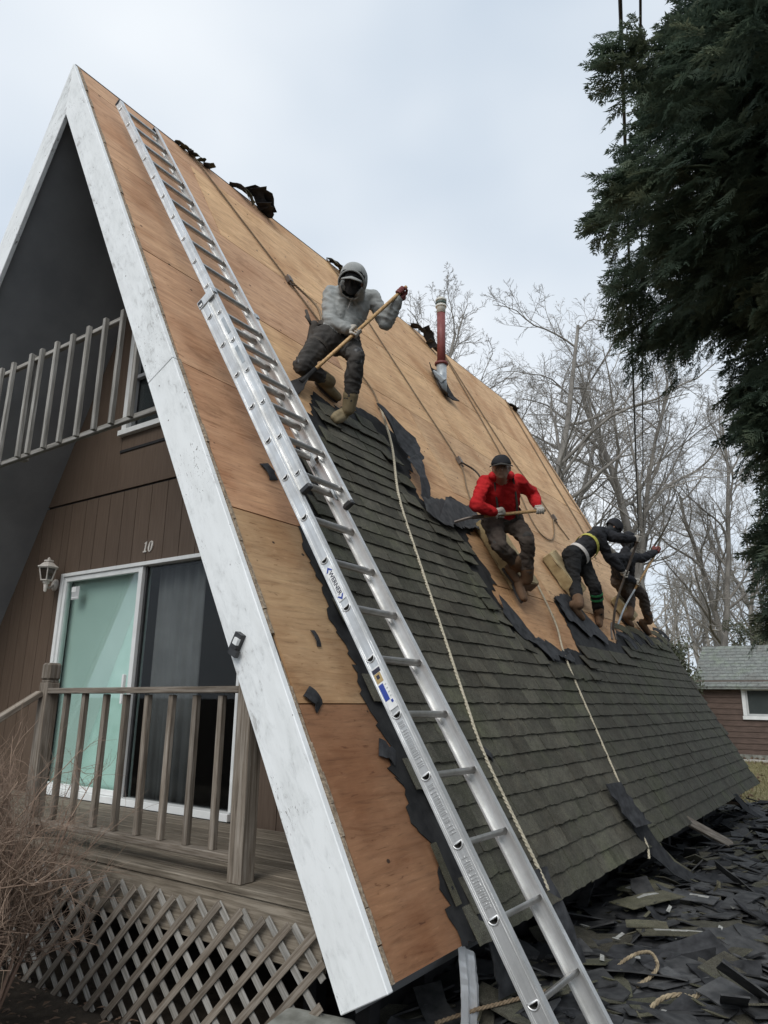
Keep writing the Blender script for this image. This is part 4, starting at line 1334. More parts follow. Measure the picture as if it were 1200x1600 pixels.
for x, side in ((OX, 1), (OX + WFL, -1)):
    lplace('rail', rail_mesh(2.60, 7.40, fh, 0.070, side, r_f), x, 0, OZ)
me_b, me_f, me_e, me_ef = rung_mesh(WB, r_b), rung_mesh(WFL, r_f), rung_end_mesh(r_b), rung_end_mesh(r_f)
flipx = Matrix.Rotation(math.pi, 4, 'Y')
for yy in bh:
    rg = lplace('rung', me_b, 0, yy, 0)
    lplace('rung_end', me_e, 0, yy, 0, rg)
    lplace('rung_end', me_e, WB, yy, 0, rg, Matrix.Scale(-1, 4, (1, 0, 0)))
for yy in fh:
    rg = lplace('rung', me_f, OX, yy, OZ)
    lplace('rung_end', me_ef, OX, yy, OZ, rg)
    lplace('rung_end', me_ef, OX + WFL, yy, OZ, rg, Matrix.Scale(-1, 4, (1, 0, 0)))
# guide brackets at the top of the base section, caps and rung locks at the foot of the fly section
def lbox(name, c, s, mat, parent=None, bev=0.002):
    mb = MB(); mb.box((0, 0, 0), s)
    o = lplace(name, mb.mesh(name, mat), c[0], c[1], c[2], parent)
    m = o.modifiers.new('bevel', 'BEVEL'); m.width = bev; m.segments = 1
    return o
for x, sg in ((0, 1), (WB, -1)):
    lbox('guide_bracket', (x - sg * 0.004, 4.43, 0.03), (0.008, 0.075, 0.155), MAT['alu'])
    lbox('guide_bracket_lip', (x + sg * 0.012, 4.44, 0.118), (0.035, 0.05, 0.008), MAT['galv'])
    lbox('bracket_label', (x - sg * 0.0095, 4.43, -0.02), (0.002, 0.055, 0.042), MAT['black_plastic'])
    lbox('bracket_label', (x - sg * 0.0115, 4.415, -0.02), (0.0015, 0.02, 0.03), MAT['print_white'])
for x, sg in ((OX, 1), (OX + WFL, -1)):
    lbox('end_cap', (x + sg * 0.012, 2.595, OZ), (0.038, 0.035, 0.074), MAT['black_plastic'], bev=0.006)
    lbox('end_cap', (x + sg * 0.012, 7.405, OZ), (0.038, 0.03, 0.074), MAT['black_plastic'], bev=0.006)
    # rung lock: a bent plate with a finger and a coil spring
    lk = lbox('rung_lock', (x + sg * 0.045, 3.10, OZ - 0.04), (0.006, 0.17, 0.05), MAT['alu'])
    lbox('lock_finger', (x + sg * 0.052, 3.02, OZ - 0.065), (0.008, 0.10, 0.035), MAT['galv'], lk)
    mb = MB()
    mb.tube([(0.008 * math.cos(k * 0.9), 0.0028 * k, 0.008 * math.sin(k * 0.9)) for k in range(40)], 0.0016, 4)
    lplace('spring', mb.mesh('spring', MAT['galv'], recalc=False), x + sg * 0.06, 3.06, OZ - 0.03, lk)
    lbox('lock_plate', (x + sg * 0.03, 2.72, OZ - 0.045), (0.03, 0.11, 0.012), MAT['galv'])
for x, sg in ((0, 1), (WB, -1)):
    lbox('foot', (x, -0.585, 0), (0.05, 0.05, 0.11), MAT['black_plastic'], bev=0.008)
# printed labels and embossing on the near rail
def on_face(y_, z_, sy, sz, mat, name='label', dx=0.0032, parent=None, x=0.0, zo=0.0):
    mb = MB(); mb.box((0, 0, 0), (0.0012, sy, sz))
    return lplace(name, mb.mesh(name, mat), x - dx, y_, z_ + zo, parent)
yc = PIT * 6.5
lb = on_face(yc, 0, 0.21, 0.05, MAT['print_white'])
for sg in (1, -1):
    mb = MB()
    P = [(sg * 0.075, 0.022), (sg * 0.103, 0.0), (sg * 0.075, -0.022), (sg * 0.075, -0.012), (sg * 0.088, 0.0), (sg * 0.075, 0.012)]
    mb.prism([(p[0], p[1]) for p in P], 0, -0.0008, 0.0004)
    lplace('chevron', mb.mesh('chevron', MAT['print_blue']), -0.0045, yc, 0, lb)
fc = bpy.data.curves.new('brand_text', 'FONT')
fc.body = 'WERNER'
fc.size = 0.036
fc.align_x = 'CENTER'; fc.align_y = 'CENTER'
fc.extrude = 0.0003
fc.offset = 0.0006
tmp = bpy.data.objects.new('brand_text', fc)
COL.objects.link(tmp)
bpy.context.view_layer.update()
dg = bpy.context.evaluated_depsgraph_get()
tme = bpy.data.meshes.new_from_object(tmp.evaluated_get(dg))
bpy.data.objects.remove(tmp)
tme.materials.clear(); tme.materials.append(MAT['print_dark'])
TM = LM @ Matrix(((0, 0, -1, -0.0044), (-1, 0, 0, yc), (0, 1, 0, 0.002), (0, 0, 0, 1)))
link('brand_text', tme, lb, TM)
on_face(yc - 0.005, -0.019, 0.10, 0.005, MAT['print_grey'], 'fine_print', 0.0044, lb)
y5 = PIT * 4.5
l2 = on_face(y5 - 0.01, 0, 0.22, 0.05, MAT['print_white'])
on_face(y5 + 0.082, 0.0, 0.022, 0.048, MAT['print_dark'], 'label_band', 0.0044, l2)
on_face(y5 + 0.045, -0.004, 0.048, 0.04, MAT['print_tan'], 'label_band', 0.0044, l2)
on_face(y5 + 0.05, -0.004, 0.02, 0.018, MAT['print_dark'], 'label_mark', 0.0052, l2)
on_face(y5 - 0.03, -0.010, 0.085, 0.028, MAT['print_blue'], 'label_band', 0.0044, l2)
for k in range(4):
    on_face(y5 + 0.0 - 0.02 * k, 0.016, 0.006, 0.010, MAT['print_grey'], 'fine_print', 0.0044, l2)
on_face(y5 - 0.085, 0.012, 0.014, 0.012, MAT['print_blue'], 'label_mark', 0.0044, l2)
mb = MB()
rr = random.Random(5)
for i0 in (3.5, 2.5, 1.5):
    yb = PIT * i0
    k = -0.105
    while k < 0.11:
        w = rr.choice((0.008, 0.011, 0.014))
        typ = rr.random()
        z0 = rr.uniform(-0.001, 0.001)
        mb.box((-0.0012, yb + k, z0), (0.003, 0.0028, 0.032))
        if typ < 0.6: mb.box((-0.0012, yb + k + w * 0.6, z0), (0.003, 0.0026, 0.032))
        if typ > 0.3: mb.box((-0.0012, yb + k + w * 0.3, z0 + rr.choice((-0.014, 0.0, 0.014))), (0.003, w * 0.6, 0.003))
        k += w + 0.0055
lplace('embossing', mb.mesh('embossing', MAT['alu']), 0, 0, 0)
for i0 in (4.5, 3.5):
    on_face(OY + PIT * i0, 0.0, 0.16, 0.028, MAT['galv'], 'label', 0.0012, None, OX, OZ)

# ------------------------------------------------------------------ wires overhead
wires = []
for k, (dx, dz) in enumerate(((0.0, 0.0), (0.10, 0.02))):
    pts = []
    for i in range(40):
        s = i / 39
        yv = -6 + 62 * s
        pts.append((4.176 + dx * 2 - 0.2735 * (yv - 3.18), yv, 8.41 + dz * 2 + 0.45 * ((s - 0.3) ** 2) - 0.03))
    mb = MB(); mb.tube(pts, 0.02 if k == 0 else 0.014, 6)
    tag(link('overhead_cable', mb.mesh('overhead_cable', MAT['cable'], True)), ['thicker black service cable running overhead past the evergreen', 'thinner black service cable beside the thicker one overhead'][k], 'cable', 'service cables overhead')

# ------------------------------------------------------------------ trees
class NB:
    """collects numpy vertex and quad arrays"""
    def __init__(self):
        self.V, self.F, self.n = [], [], 0
    def add(self, V, F):
        self.V.append(np.asarray(V, np.float32)); self.F.append(np.asarray(F, np.int32) + self.n); self.n += len(V)
    def mesh(self, name, mat, smooth=False):
        V = np.concatenate(self.V); F = np.concatenate(self.F)
        k = F.shape[1]
        me = bpy.data.meshes.new(name)
        me.vertices.add(len(V)); me.vertices.foreach_set('co', V.ravel())
        me.loops.add(F.size); me.loops.foreach_set('vertex_index', F.ravel())
        me.polygons.add(len(F)); me.polygons.foreach_set('loop_start', np.arange(0, F.size, k, dtype=np.int32))
        if smooth: me.polygons.foreach_set('use_smooth', np.ones(len(F), bool))
        me.materials.append(mat)
        me.update(calc_edges=True)
        return me
_qcache = {}
def quadidx(k, n):
    if (k, n) not in _qcache:
        i, j = np.meshgrid(np.arange(k - 1), np.arange(n), indexing='ij')
        j2 = (j + 1) % n
        _qcache[(k, n)] = np.stack([i * n + j, i * n + j2, (i + 1) * n + j2, (i + 1) * n + j], -1).reshape(-1, 4)
    return _qcache[(k, n)]
def np_tube(nb, P, r, n):
    P = np.asarray(P); k = len(P)
    T = np.gradient(P, axis=0); T /= np.linalg.norm(T, axis=1)[:, None] + 1e-9
    ref = np.array([0.3, 0.2, 0.93]) if abs(T[0, 2]) < 0.85 else np.array([1.0, 0.1, 0.0])
    Sx = np.cross(T, ref); Sx /= np.linalg.norm(Sx, axis=1)[:, None] + 1e-9
    Ux = np.cross(Sx, T)
    a = np.arange(n) * 2 * math.pi / n
    V = P[:, None, :] + (Sx[:, None, :] * np.cos(a)[None, :, None] + Ux[:, None, :] * np.sin(a)[None, :, None]) * np.asarray(r)[:, None, None]
    nb.add(V.reshape(-1, 3), quadidx(k, n))
def grow(g, p, d, length, r, lvl, out, cfg):
    k = (12, 9, 7, 5, 4)[lvl]
    P = [p]
    dd = d.copy()
    wob = (0.07, 0.16, 0.2, 0.24, 0.26)[lvl]
    for i in range(k - 1):
        dd = dd + g.normal(0, wob, 3) + np.array([0, 0, (0.03, 0.055, 0.05, 0.03, 0.02)[lvl]])
        dd /= np.linalg.norm(dd)
        P.append(P[-1] + dd * length / (k - 1))
    P = np.array(P)
    s = np.linspace(0, 1, k)
    rr_ = r * (1 - s * (0.72, 0.75, 0.75, 0.6, 0.5)[lvl])
    np_tube(out[0] if lvl < 2 else out[1], P, rr_, (9, 6, 4, 3, 3)[lvl])
    if lvl >= cfg['levels']:
        return
    nch = cfg['n'][lvl]
    for c in range(nch):
        t_ = (cfg['start'] if lvl == 0 else 0.22) + (1 - (cfg['start'] if lvl == 0 else 0.22)) * (c + g.uniform(0.1, 0.9)) / nch
        x = t_ * (k - 1); i = min(int(x), k - 2); fr = x - i
        q = P[i] * (1 - fr) + P[i + 1] * fr
        ax = P[min(i + 1, k - 1)] - P[i]; ax /= np.linalg.norm(ax)
        rnd = g.normal(0, 1, 3); perp = rnd - ax * (rnd @ ax); perp /= np.linalg.norm(perp)
        ang = g.uniform(*cfg['ang'])
        if lvl == 0: perp[2] *= 0.3
        cd = ax * math.cos(ang) + perp * math.sin(ang)
        cl = length * cfg['len'][lvl] * (1.08 - 0.62 * t_) * g.uniform(0.75, 1.2)
        cr = min(rr_[i] * 0.62, r * 0.5) * g.uniform(0.7, 1.0)
        grow(g, q, cd / np.linalg.norm(cd), cl, max(cr, cfg['rmin']), lvl + 1, out, cfg)
def tree_meshes(seed, h, r, start=0.3, n=(11, 7, 6, 4), ln=(0.55, 0.5, 0.5, 0.5), ang=(0.55, 1.1), rmin=0.011, levels=4):
    g = np.random.default_rng(seed)
    out = (NB(), NB())
    grow(g, np.array([0, 0, -0.2]), np.array([0.02, 0.0, 1.0]), h, r, 0, out, dict(n=n, start=start, len=ln, ang=ang, rmin=rmin, levels=levels))
    zt = max(v[:, 2].max() for v in out[1].V)
    k = h / zt
    for o_ in out:
        o_.V = [v * k for v in o_.V]
    print('tree', seed, round(float(zt), 1), sum(len(f) for f in out[1].F))
    return out[0].mesh('trunk', MAT['bark'], True), out[1].mesh('crown', MAT['twig'])
variants = [tree_meshes(1, 18.4, 0.34, 0.26, (14, 9, 8, 5), (0.62, 0.52, 0.5, 0.5), (0.5, 1.15), 0.0075),
            tree_meshes(2, 17.0, 0.19, 0.34, (15, 9, 7, 5), (0.42, 0.5, 0.5, 0.5), (0.4, 0.8), 0.0075),
            tree_meshes(3, 16.0, 0.21, 0.26, (14, 9, 7, 5), (0.5, 0.52, 0.52, 0.5), (0.45, 1.0), 0.0075),
            tree_meshes(4, 18.0, 0.16, 0.40, (12, 8, 6, 5), (0.38, 0.5, 0.5, 0.5), (0.35, 0.8), 0.0075)]
TREES = [(-1.75, 26.2, 0, 1.08, 0.6, 'huge bare grey tree with wide limbs behind the far workers'),
         (-5.0, 19.0, 2, 1.16, 1.9, 'bare tree rising over the roof just right of the vent pipe'),
         (-7.7, 19.0, 2, 1.2, 2.9, 'bare tree rising over the roof left of the vent pipe'),
         (-9.5, 18.0, 1, 1.08, 4.2, 'thin bare tree behind the hooded man with his raised hand'),
         (-4.7, 24.5, 2, 1.02, 3.3, 'bare tree over the far end of the ridge'),
         (-0.3, 30.5, 1, 1.03, 5.0, 'slender bare tree right of the huge grey tree'),
         (0.7, 32.0, 3, 0.73, 0.4, 'slim bare tree above the cottage roof'),
         (-1.3, 36.0, 2, 0.63, 2.9, 'small bare tree left of the cottage roof'),
         (1.6, 37.0, 0, 0.55, 1.4, 'spreading bare tree behind the cottage ridge'),
         (-4.0, 28.0, 1, 1.08, 3.9, 'tall bare tree left of the huge grey tree'),
         (-8.8, 30.0, 2, 1.10, 0.9, 'bushy bare tree far behind the ridge'),
         (4.6, 31.0, 2, 0.7, 5.5, 'bare tree beyond the right end of the cottage'),
         (1.2, 40.0, 2, 0.85, 3.7, 'distant bushy bare tree above the cottage ridge'),
         (-0.2, 34.0, 0, 0.80, 1.1, 'distant spreading bare tree between huge grey tree and cottage')]
for x, y_, vi, sc, rz, lab in TREES:
    r_ = thing('bare_tree', lab, 'tree', (x, y_, 0), 'leafless trees behind the house')
    for nm, me in zip(('trunk', 'crown'), variants[vi]):
        M = Matrix.Translation((x, y_, 0)) @ Matrix.Rotation(rz, 4, 'Z') @ Matrix.Scale(sc, 4)
        link(nm, me, r_, M)
# the far wood beyond: one mass
g = np.random.default_rng(21)
out = (NB(), NB())
for i in range(54):
    x, y_ = g.uniform(-40, 34), g.uniform(46, 66)
    grow(g, np.array([x, y_, -0.1]), np.array([0.0, 0, 1.0]), g.uniform(9, 15), 0.2, 0, (out[0], out[0]), dict(n=(9, 6, 4), start=0.2, len=(0.42, 0.5, 0.5), ang=(0.4, 1.0), rmin=0.028, levels=3))
tag(link('far_woods', out[0].mesh('far_woods', MAT['twig'])), 'grey leafless wood in the distance', None, None, 'stuff')

def leaf_cloud(nb, centres, radii, n, size, g, flat=0.5):
    C = np.asarray(centres)[g.integers(0, len(centres), n)]
    Rr = np.asarray(radii)[g.integers(0, len(radii), n)]
    d = g.normal(0, 1, (n, 3)); d /= np.linalg.norm(d, axis=1)[:, None]
    P = C + d * (Rr * g.uniform(0.35, 1.0, n) ** 0.5)[:, None]
    a = g.normal(0, 1, (n, 3)); a /= np.linalg.norm(a, axis=1)[:, None]
    b = np.cross(a, g.normal(0, 1, (n, 3))); b /= np.linalg.norm(b, axis=1)[:, None]
    sz = size * g.uniform(0.6, 1.4, n)[:, None]
    V = np.stack([P - a * sz, P - b * sz * 0.35, P + a * sz, P + b * sz * 0.35], 1).reshape(-1, 3)
    nb.add(V, np.arange(4 * n).reshape(-1, 4))
for i, (x, y_, hgt, w, lab) in enumerate(((-1.35, 20.3, 5.6, 1.3, 'olive green scraggly bush behind the far workers'), (0.15, 20.6, 3.4, 1.0, 'low olive scraggly bush at the left corner of the cottage'), (-3.1, 21.5, 5.0, 1.2, 'olive scraggly bush half hidden by the roof edge'), (1.2, 27.5, 4.6, 1.8, 'olive evergreen thicket behind the cottage roof'), (4.2, 28.5, 4.4, 2.0, 'olive evergreen thicket behind the right half of the cottage roof'))):
    b = thing('evergreen_bush', lab, 'bush', (x, y_, 0))
    nb, nt = NB(), NB()
    cs, rs = [], []
    for k in range(int(26 * w)):
        z = 0.3 + (hgt - 0.4) * g.random() ** 0.8
        rad = w * (1.15 - z / hgt * 0.8)
        a = g.uniform(0, 6.28); q = rad * math.sqrt(g.random())
        c = np.array([x + q * math.cos(a), y_ + q * math.sin(a), z])
        cs.append(c); rs.append(g.uniform(0.16, 0.36))
        st = np.array([x + g.normal(0, 0.15), y_ + g.normal(0, 0.15), 0.0])
        mid = st * 0.5 + c * 0.5 + g.normal(0, 0.12, 3)
        np_tube(nt, np.array([st, mid, c]), np.array([0.03, 0.02, 0.008]), 4)
    leaf_cloud(nb, cs, rs, int(4200 * w), 0.055, g)
    link('trunk', nt.mesh('trunk', MAT['bark']), b)
    link('crown', nb.mesh('crown', MAT['under']), b)

# ------------------------------------------------------------------ the evergreen at the right: limbs with flat drooping sprays
TX, TY = 6.35, 3.15
ev = thing('cedar_tree', 'tall dark green arborvitae with drooping feathery sprays beside the house', 'tree', (TX, TY, 0))
g = np.random.default_rng(5)
nt = NB()
np_tube(nt, np.array([[TX, TY, -0.2], [TX + .03, TY, 3], [TX - .02, TY + .05, 6], [TX, TY, 9], [TX, TY, 12.2]]), np.array([0.24, 0.2, 0.15, 0.09, 0.02]), 10)
def spray_template(seed):
    """a flat fan in x (out) and y (across): a stem with tapering side branchlets, each with scale-like points"""
    gg = np.random.default_rng(seed)
    V, F = [], []
    def leafq(p, d, l, w):
        d = d / np.linalg.norm(d)
        s = np.array([-d[1], d[0], 0])
        k = len(V)
        dz = np.array([0, 0, gg.normal(0, 0.02)])
        V.extend([p, p + d * l * 0.45 + s * w, p + d * l + dz, p + d * l * 0.45 - s * w])
        F.append((k, k + 1, k + 2, k + 3))
    m = 8
    for i in range(m):
        s = (i + 0.3) / m
        base = np.array([s, 0.06 * math.sin(3 * s + seed), -0.25 * s * s])
        for sg in (-1, 1):
            if gg.random() < 0.12: continue
            Lb = (0.44 * (1 - s) ** 0.7 + 0.10) * gg.uniform(0.6, 1.2)
            d = np.array([0.78, sg * 0.62 * gg.uniform(0.7, 1.2), -0.16 + gg.normal(0, 0.1)])
            nb_ = max(2, int(Lb / 0.12))
            for j in range(nb_):
                u = j / nb_
                p = base + d * Lb * u + np.array([0, 0, -0.15 * u * Lb])
                leafq(p, d, Lb / nb_ * 1.8, 0.027)
                for s2 in (-1, 1):
                    d2 = np.array([d[0] * 0.8 - s2 * d[1] * 0.6, d[1] * 0.8 + s2 * d[0] * 0.6, -0.1])
                    leafq(p, d2, 0.14 * (1.15 - u * 0.6) * gg.uniform(0.7, 1.2), 0.024)
    leafq(np.array([0.95, 0, -0.23]), np.array([1, 0, -0.3]), 0.16, 0.026)
    for i in range(4):
        leafq(np.array([i * 0.25, 0, -0.25 * (i * .25) ** 2]), np.array([1, 0, -0.05]), 0.34, 0.013)
    return np.array(V, np.float32), np.array(F, np.int32)
TEMPL = [spray_template(i) for i in range(5)]
prof_z = [2.2, 2.5, 2.9, 3.3, 3.8, 4.2, 4.5, 4.9, 5.4, 6.0, 6.6, 7.2, 8.0, 9.0, 10.0, 11.2, 12.4]
prof_r = [1.1, 1.45, 1.6, 1.66, 1.68, 1.66, 1.72, 2.0, 2.45, 2.66, 2.15, 1.88, 1.92, 1.95, 1.6, 1.0, 0.3]
def limb(R0, seed):
    """one drooping limb of length R0 along local x, with its sprays; a wood mesh and a leaf mesh"""
    gg = np.random.default_rng(seed)
    wood_, leaf_ = NB(), NB()
    m = 9
    ss = np.linspace(0, 1, m)
    ph = gg.uniform(0, 6)
    pts = np.stack([R0 * ss, 0.09 * np.sin(ss * 4 + ph) + gg.normal(0, 0.015, m), 0.36 * R0 * ss * (1.15 - ss) - 0.22 * R0 + gg.normal(0, 0.015, m)], 1)
    np_tube(wood_, pts[::2], np.linspace(0.032, 0.005, 5), 4)
    ns = int(120 + 70 * R0)
    inst = [[] for _ in TEMPL]
    def add(p, d, size):
        d = d / np.linalg.norm(d)
        up = np.array([0, 0, 1.0]) + gg.normal(0, 0.45, 3)
        y = np.cross(up, d); y /= np.linalg.norm(y)
        z = np.cross(d, y)
        inst[gg.integers(0, len(TEMPL))].append(np.concatenate([(d * size)[:, None], (y * size * gg.uniform(0.7, 1.1))[:, None], (z * size)[:, None], p[:, None]], 1))
    for j in range(ns):
        s = 0.16 + 0.84 * ((j + gg.random()) / ns) ** 0.75
        x = s * (m - 1); ii = min(int(x), m - 2); fr = x - ii
        wid = 0.44 * math.sin(math.pi * min(1, 0.25 + 0.72 * s)) * R0 / 2
        p = pts[ii] * (1 - fr) + pts[ii + 1] * fr + np.array([gg.normal(0, 0.05), gg.normal(0, 1) * wid * 0.85, gg.normal(-0.05, 0.17)])
        d = np.array([gg.uniform(0.45, 1.0), gg.normal(0, 0.6), gg.uniform(-0.85, 0.25)])
        add(p, d, gg.uniform(0.12, 0.25))
    for q in range(4):
        add(pts[-1] - np.array([0.06 * q, 0, 0]), np.array([1.0, gg.normal(0, 0.35), -0.35]), gg.uniform(0.18, 0.32))
    for (V, F), Ms in zip(TEMPL, inst):
        if not Ms: continue
        Ms = np.array(Ms, np.float32)
        W_ = np.einsum('mij,vj->mvi', Ms[:, :, :3], V) + Ms[:, None, :, 3]
        leaf_.add(W_.reshape(-1, 3), (F[None] + (np.arange(len(Ms)) * len(V))[:, None, None]).reshape(-1, 4))
    nw = wood_.n
    Vv = wood_.V + leaf_.V
    out_ = NB()
    out_.V = Vv
    out_.F = wood_.F + [f + nw for f in leaf_.F]
    return out_.mesh('branch', MAT['cedar'])
sizes = (1.3, 1.75, 2.15, 2.5)
limbs = {r_: [limb(r_, int(r_ * 100) + q) for q in range(3)] for r_ in sizes}
print('cedar limb quads', [len(limbs[r_][0].polygons) for r_ in sizes])
nl = 296
for i in range(nl):
    z0 = 2.3 + 9.6 * ((i + g.random()) / nl) ** 1.22
    az = i * 2.399963 + g.normal(0, 0.2)
    Rm = np.interp(z0, prof_z, prof_r) * g.uniform(0.78, 1.04) * (1 + 0.07 * math.sin(az * 3 + z0 * 2.1))
    r_ = min(sizes, key=lambda q: abs(q - Rm))
    M = Matrix.Translation((TX, TY, z0)) @ Matrix.Rotation(az, 4, 'Z') @ Matrix.Rotation(g.normal(0, 0.12), 4, 'Y') @ Matrix.Rotation(g.normal(0, 0.15), 4, 'X') @ Matrix.Scale(Rm / r_, 4)
    link('branch', limbs[r_][g.integers(0, 3)], ev, M)
link('trunk', nt.mesh('trunk', MAT['cedar_bark'], True), ev)

# ------------------------------------------------------------------ bare shrub before the porch
SX, SY = 1.64, -0.76
shr = thing('bare_shrub', 'leafless tan shrub with a thicket of fine twigs before the porch', 'shrub', (SX, SY, 0))
g = np.random.default_rng(9)
ns_, nw = NB(), NB()
def twig(p, d, l, r, lvl):
    k = 5
    P = [p]
    dd = d
    for i in range(k - 1):
        dd = dd + g.normal(0, 0.17 if lvl else 0.07, 3) + np.array([0, 0, 0.03])
        dd = dd / np.linalg.norm(dd)
        P.append(P[-1] + dd * l / (k - 1))
    P = np.array(P)
    np_tube(nw if lvl else ns_, P, np.linspace(r, r * 0.5, k), 3 if lvl else 5)
    if lvl >= 3: return
    for c in range((6, 4, 3)[lvl]):
        s = g.uniform(0.5, 1.0) if lvl == 0 else g.uniform(0.25, 1.0)
        x = s * (k - 1); i = min(int(x), k - 2); fr = x - i
        q = P[i] * (1 - fr) + P[i + 1] * fr
        nd = dd * 0.75 + g.normal(0, 0.62, 3)
        nd[2] += 0.12
        nd /= np.linalg.norm(nd)
        twig(q, nd, l * (0.36, 0.55, 0.6)[lvl] * g.uniform(0.7, 1.25), r * 0.5, lvl + 1)
for i in range(118):
    a = g.uniform(0, 6.28)
    q = math.sqrt(g.random())
    d = np.array([0.26 * q * math.cos(a), 0.26 * q * math.sin(a), 1.0])
    twig(np.array([SX + 0.27 * q * math.cos(a), SY + 0.2 * q * math.sin(a), -0.02]), d / np.linalg.norm(d), g.uniform(0.7, 1.1), g.uniform(0.006, 0.012), 0)
link('stems', ns_.mesh('stems', MAT['shrub_stem']), shr)
link('twigs', nw.mesh('twigs', MAT['shrub']), shr)
# dead leaves on the soil before the lattice
mb = MB()
for i in range(900):
    x, y_ = random.uniform(0.6, 3.6), random.uniform(-1.2, 0.0)
    me_r = random.uniform(0.012, 0.032); a = random.uniform(0, 6.28)
    ca, sa = math.cos(a), math.sin(a)
    z = 0.02 + random.uniform(0, 0.02)
    pts = [(-1, 0, 0), (0, -.45, .25), (1, 0, .1), (0, .45, .3)]
    mb.add([(x + (px * ca - py * sa) * me_r, y_ + (px * sa + py * ca) * me_r, z + pz * me_r) for px, py, pz in pts], [(0, 1, 2, 3)])
tag(link('fallen_leaves', mb.mesh('fallen_leaves', MAT['leaf_brown'])), 'brown dead leaves on the soil before the lattice', None, None, 'stuff')

# ------------------------------------------------------------------ the brown cottage beyond
cot = thing('cottage', 'low red brown clapboard cottage with grey shingled roof beyond the yard', 'cottage', (3.5, 22.5, 0))
CX0, CX1, CY = 0.36, 7.2, 22.0
z = 0.10
hb = 0.168
k = 0
wz0, wz1, wx0, wx1 = 1.13, 2.07, 1.66, 2.62
while z < 2.12:
    for xa, xb in (((CX0, CX1),) if z + hb <= wz0 or z >= wz1 else ((CX0, wx0), (wx1, CX1))):
        o = link('clapboard', beam_mesh('clapboard', xb - xa, hb + 0.012, 0.018, MAT['cottage_siding'], 0.002), cot, frame((xa, CY - 0.006, z + hb / 2), (1, 0, 0), (0, -1, 0.11)))
    z += hb
mb = MB()
mb.box(((CX0 + CX1) / 2, CY + 2.2, 1.05), (CX1 - CX0 - 0.04, 4.3, 2.1))
link('wall_core', mb.mesh('wall_core', MAT['cottage_siding']), cot)
mb = MB()
mb.prism([(CY + 0.03, 2.1), (CY + 4.4, 2.1), (CY + 2.2, 3.35)], 0, CX0 + 0.02, CX1 - 0.02)
link('gable', mb.mesh('gable', MAT['cottage_siding']), cot)
nr = 13
mb = MB()
e0, e1 = Vector((0, CY - 0.28, 2.08)), Vector((0, CY + 2.2, 3.47))
sl = (e1 - e0); ln_ = sl.length; sd = sl.normalized(); nrm = Vector((0, -sd.z, sd.y))
for i in range(nr):
    b0, b1 = ln_ * i / nr, ln_ * (i + 1) / nr + 0.03
    x = CX0 - 0.12 + 0.0
    off = (i % 3) * 0.1
    xs_ = [CX0 - 0.10]
    while xs_[-1] < CX1 + 0.1: xs_.append(min(xs_[-1] + (0.3 if len(xs_) > 1 else 0.12 + off), CX1 + 0.1))
    for xa, xb in zip(xs_, xs_[1:]):
        if xb - xa < 0.02: continue
        q = []
        for (b, h) in ((b0, 0.022), (b1, 0.008), (b1, 0.0), (b0, 0.0)):
            q.append(e0 + sd * b + nrm * (h + random.uniform(0, 0.003)))
        vs = [(xa + 0.004, p.y, p.z) for p in q] + [(xb - 0.004, p.y, p.z) for p in q]
        mb.add(vs, [(0, 1, 2, 3), (7, 6, 5, 4), (0, 4, 5, 1), (1, 5, 6, 2), (2, 6, 7, 3), (3, 7, 4, 0)])
tag(link('roof_shingles', mb.mesh('roof_shingles', MAT['grey_roof']), cot), kind='stuff')
mb = MB()
mb.prism([(CY - 0.27, 2.02), (CY - 0.27, 2.075), (CY + 2.2, 3.455), (CY + 4.7, 2.06), (CY + 4.7, 2.0), (CY + 2.2, 3.38)], 0, CX0 - 0.09, CX1 + 0.09)
link('roof', mb.mesh('roof', MAT['grey_roof']), cot)
cw = link('window', None, cot, Matrix.Translation((2.1, CY, 1.6)))
def cbar(nm, x0, x1, z0, z1, y0, y1, m): return bar(nm, cw, x0, x1, z0, z1, y0, y1, m)
cbar('frame', wx0, wx0 + 0.10, wz0 + 0.11, wz1, CY - 0.05, CY + 0.02, wv_); cbar('frame', wx1 - 0.10, wx1, wz0 + 0.11, wz1, CY - 0.05, CY + 0.02, wv_)
cbar('frame', wx0 + 0.102, wx1 - 0.102, wz1 - 0.08, wz1, CY - 0.05, CY + 0.02, wv_)
cbar('sill', wx0 - 0.02, wx1 + 0.02, wz0, wz0 + 0.105, CY - 0.08, CY + 0.02, wv_)
cbar('sash', wx0 + 0.102, wx0 + 0.16, wz0 + 0.11, wz1 - 0.082, CY - 0.03, CY + 0.01, MAT['window_shade'])
cbar('sash', wx0 + 0.162, wx1 - 0.102, wz0 + 0.11, wz0 + 0.17, CY - 0.03, CY + 0.01, MAT['window_shade'])
cbar('shade', wx0 + 0.162, wx1 - 0.102, wz0 + 0.172, wz1 - 0.082, CY + 0.004, CY + 0.008, MAT['window_shade'])
cbar('glass_pane', wx0 + 0.162, wx1 - 0.102, wz0 + 0.172, wz1 - 0.082, CY - 0.008, CY - 0.004, MAT['glass_grey'])
mb = MB(); mb.box(((CX0 + CX1) / 2, CY + 0.0, 0.04), (CX1 - CX0, 0.16, 0.16))
link('foundation', mb.mesh('foundation', MAT['concrete']), cot)
mb = MB()
for i in range(24):
    x0, x1 = -1 + i * 0.4, -1 + (i + 1) * 0.4
    mb.box(((x0 + x1) / 2, 21.2 + 0.03 * math.sin(i), 0.0), (0.41, 0.5, 0.03 + 0.01 * (i % 2)))
tag(link('path', mb.mesh('path', MAT['path'])), kind='structure')
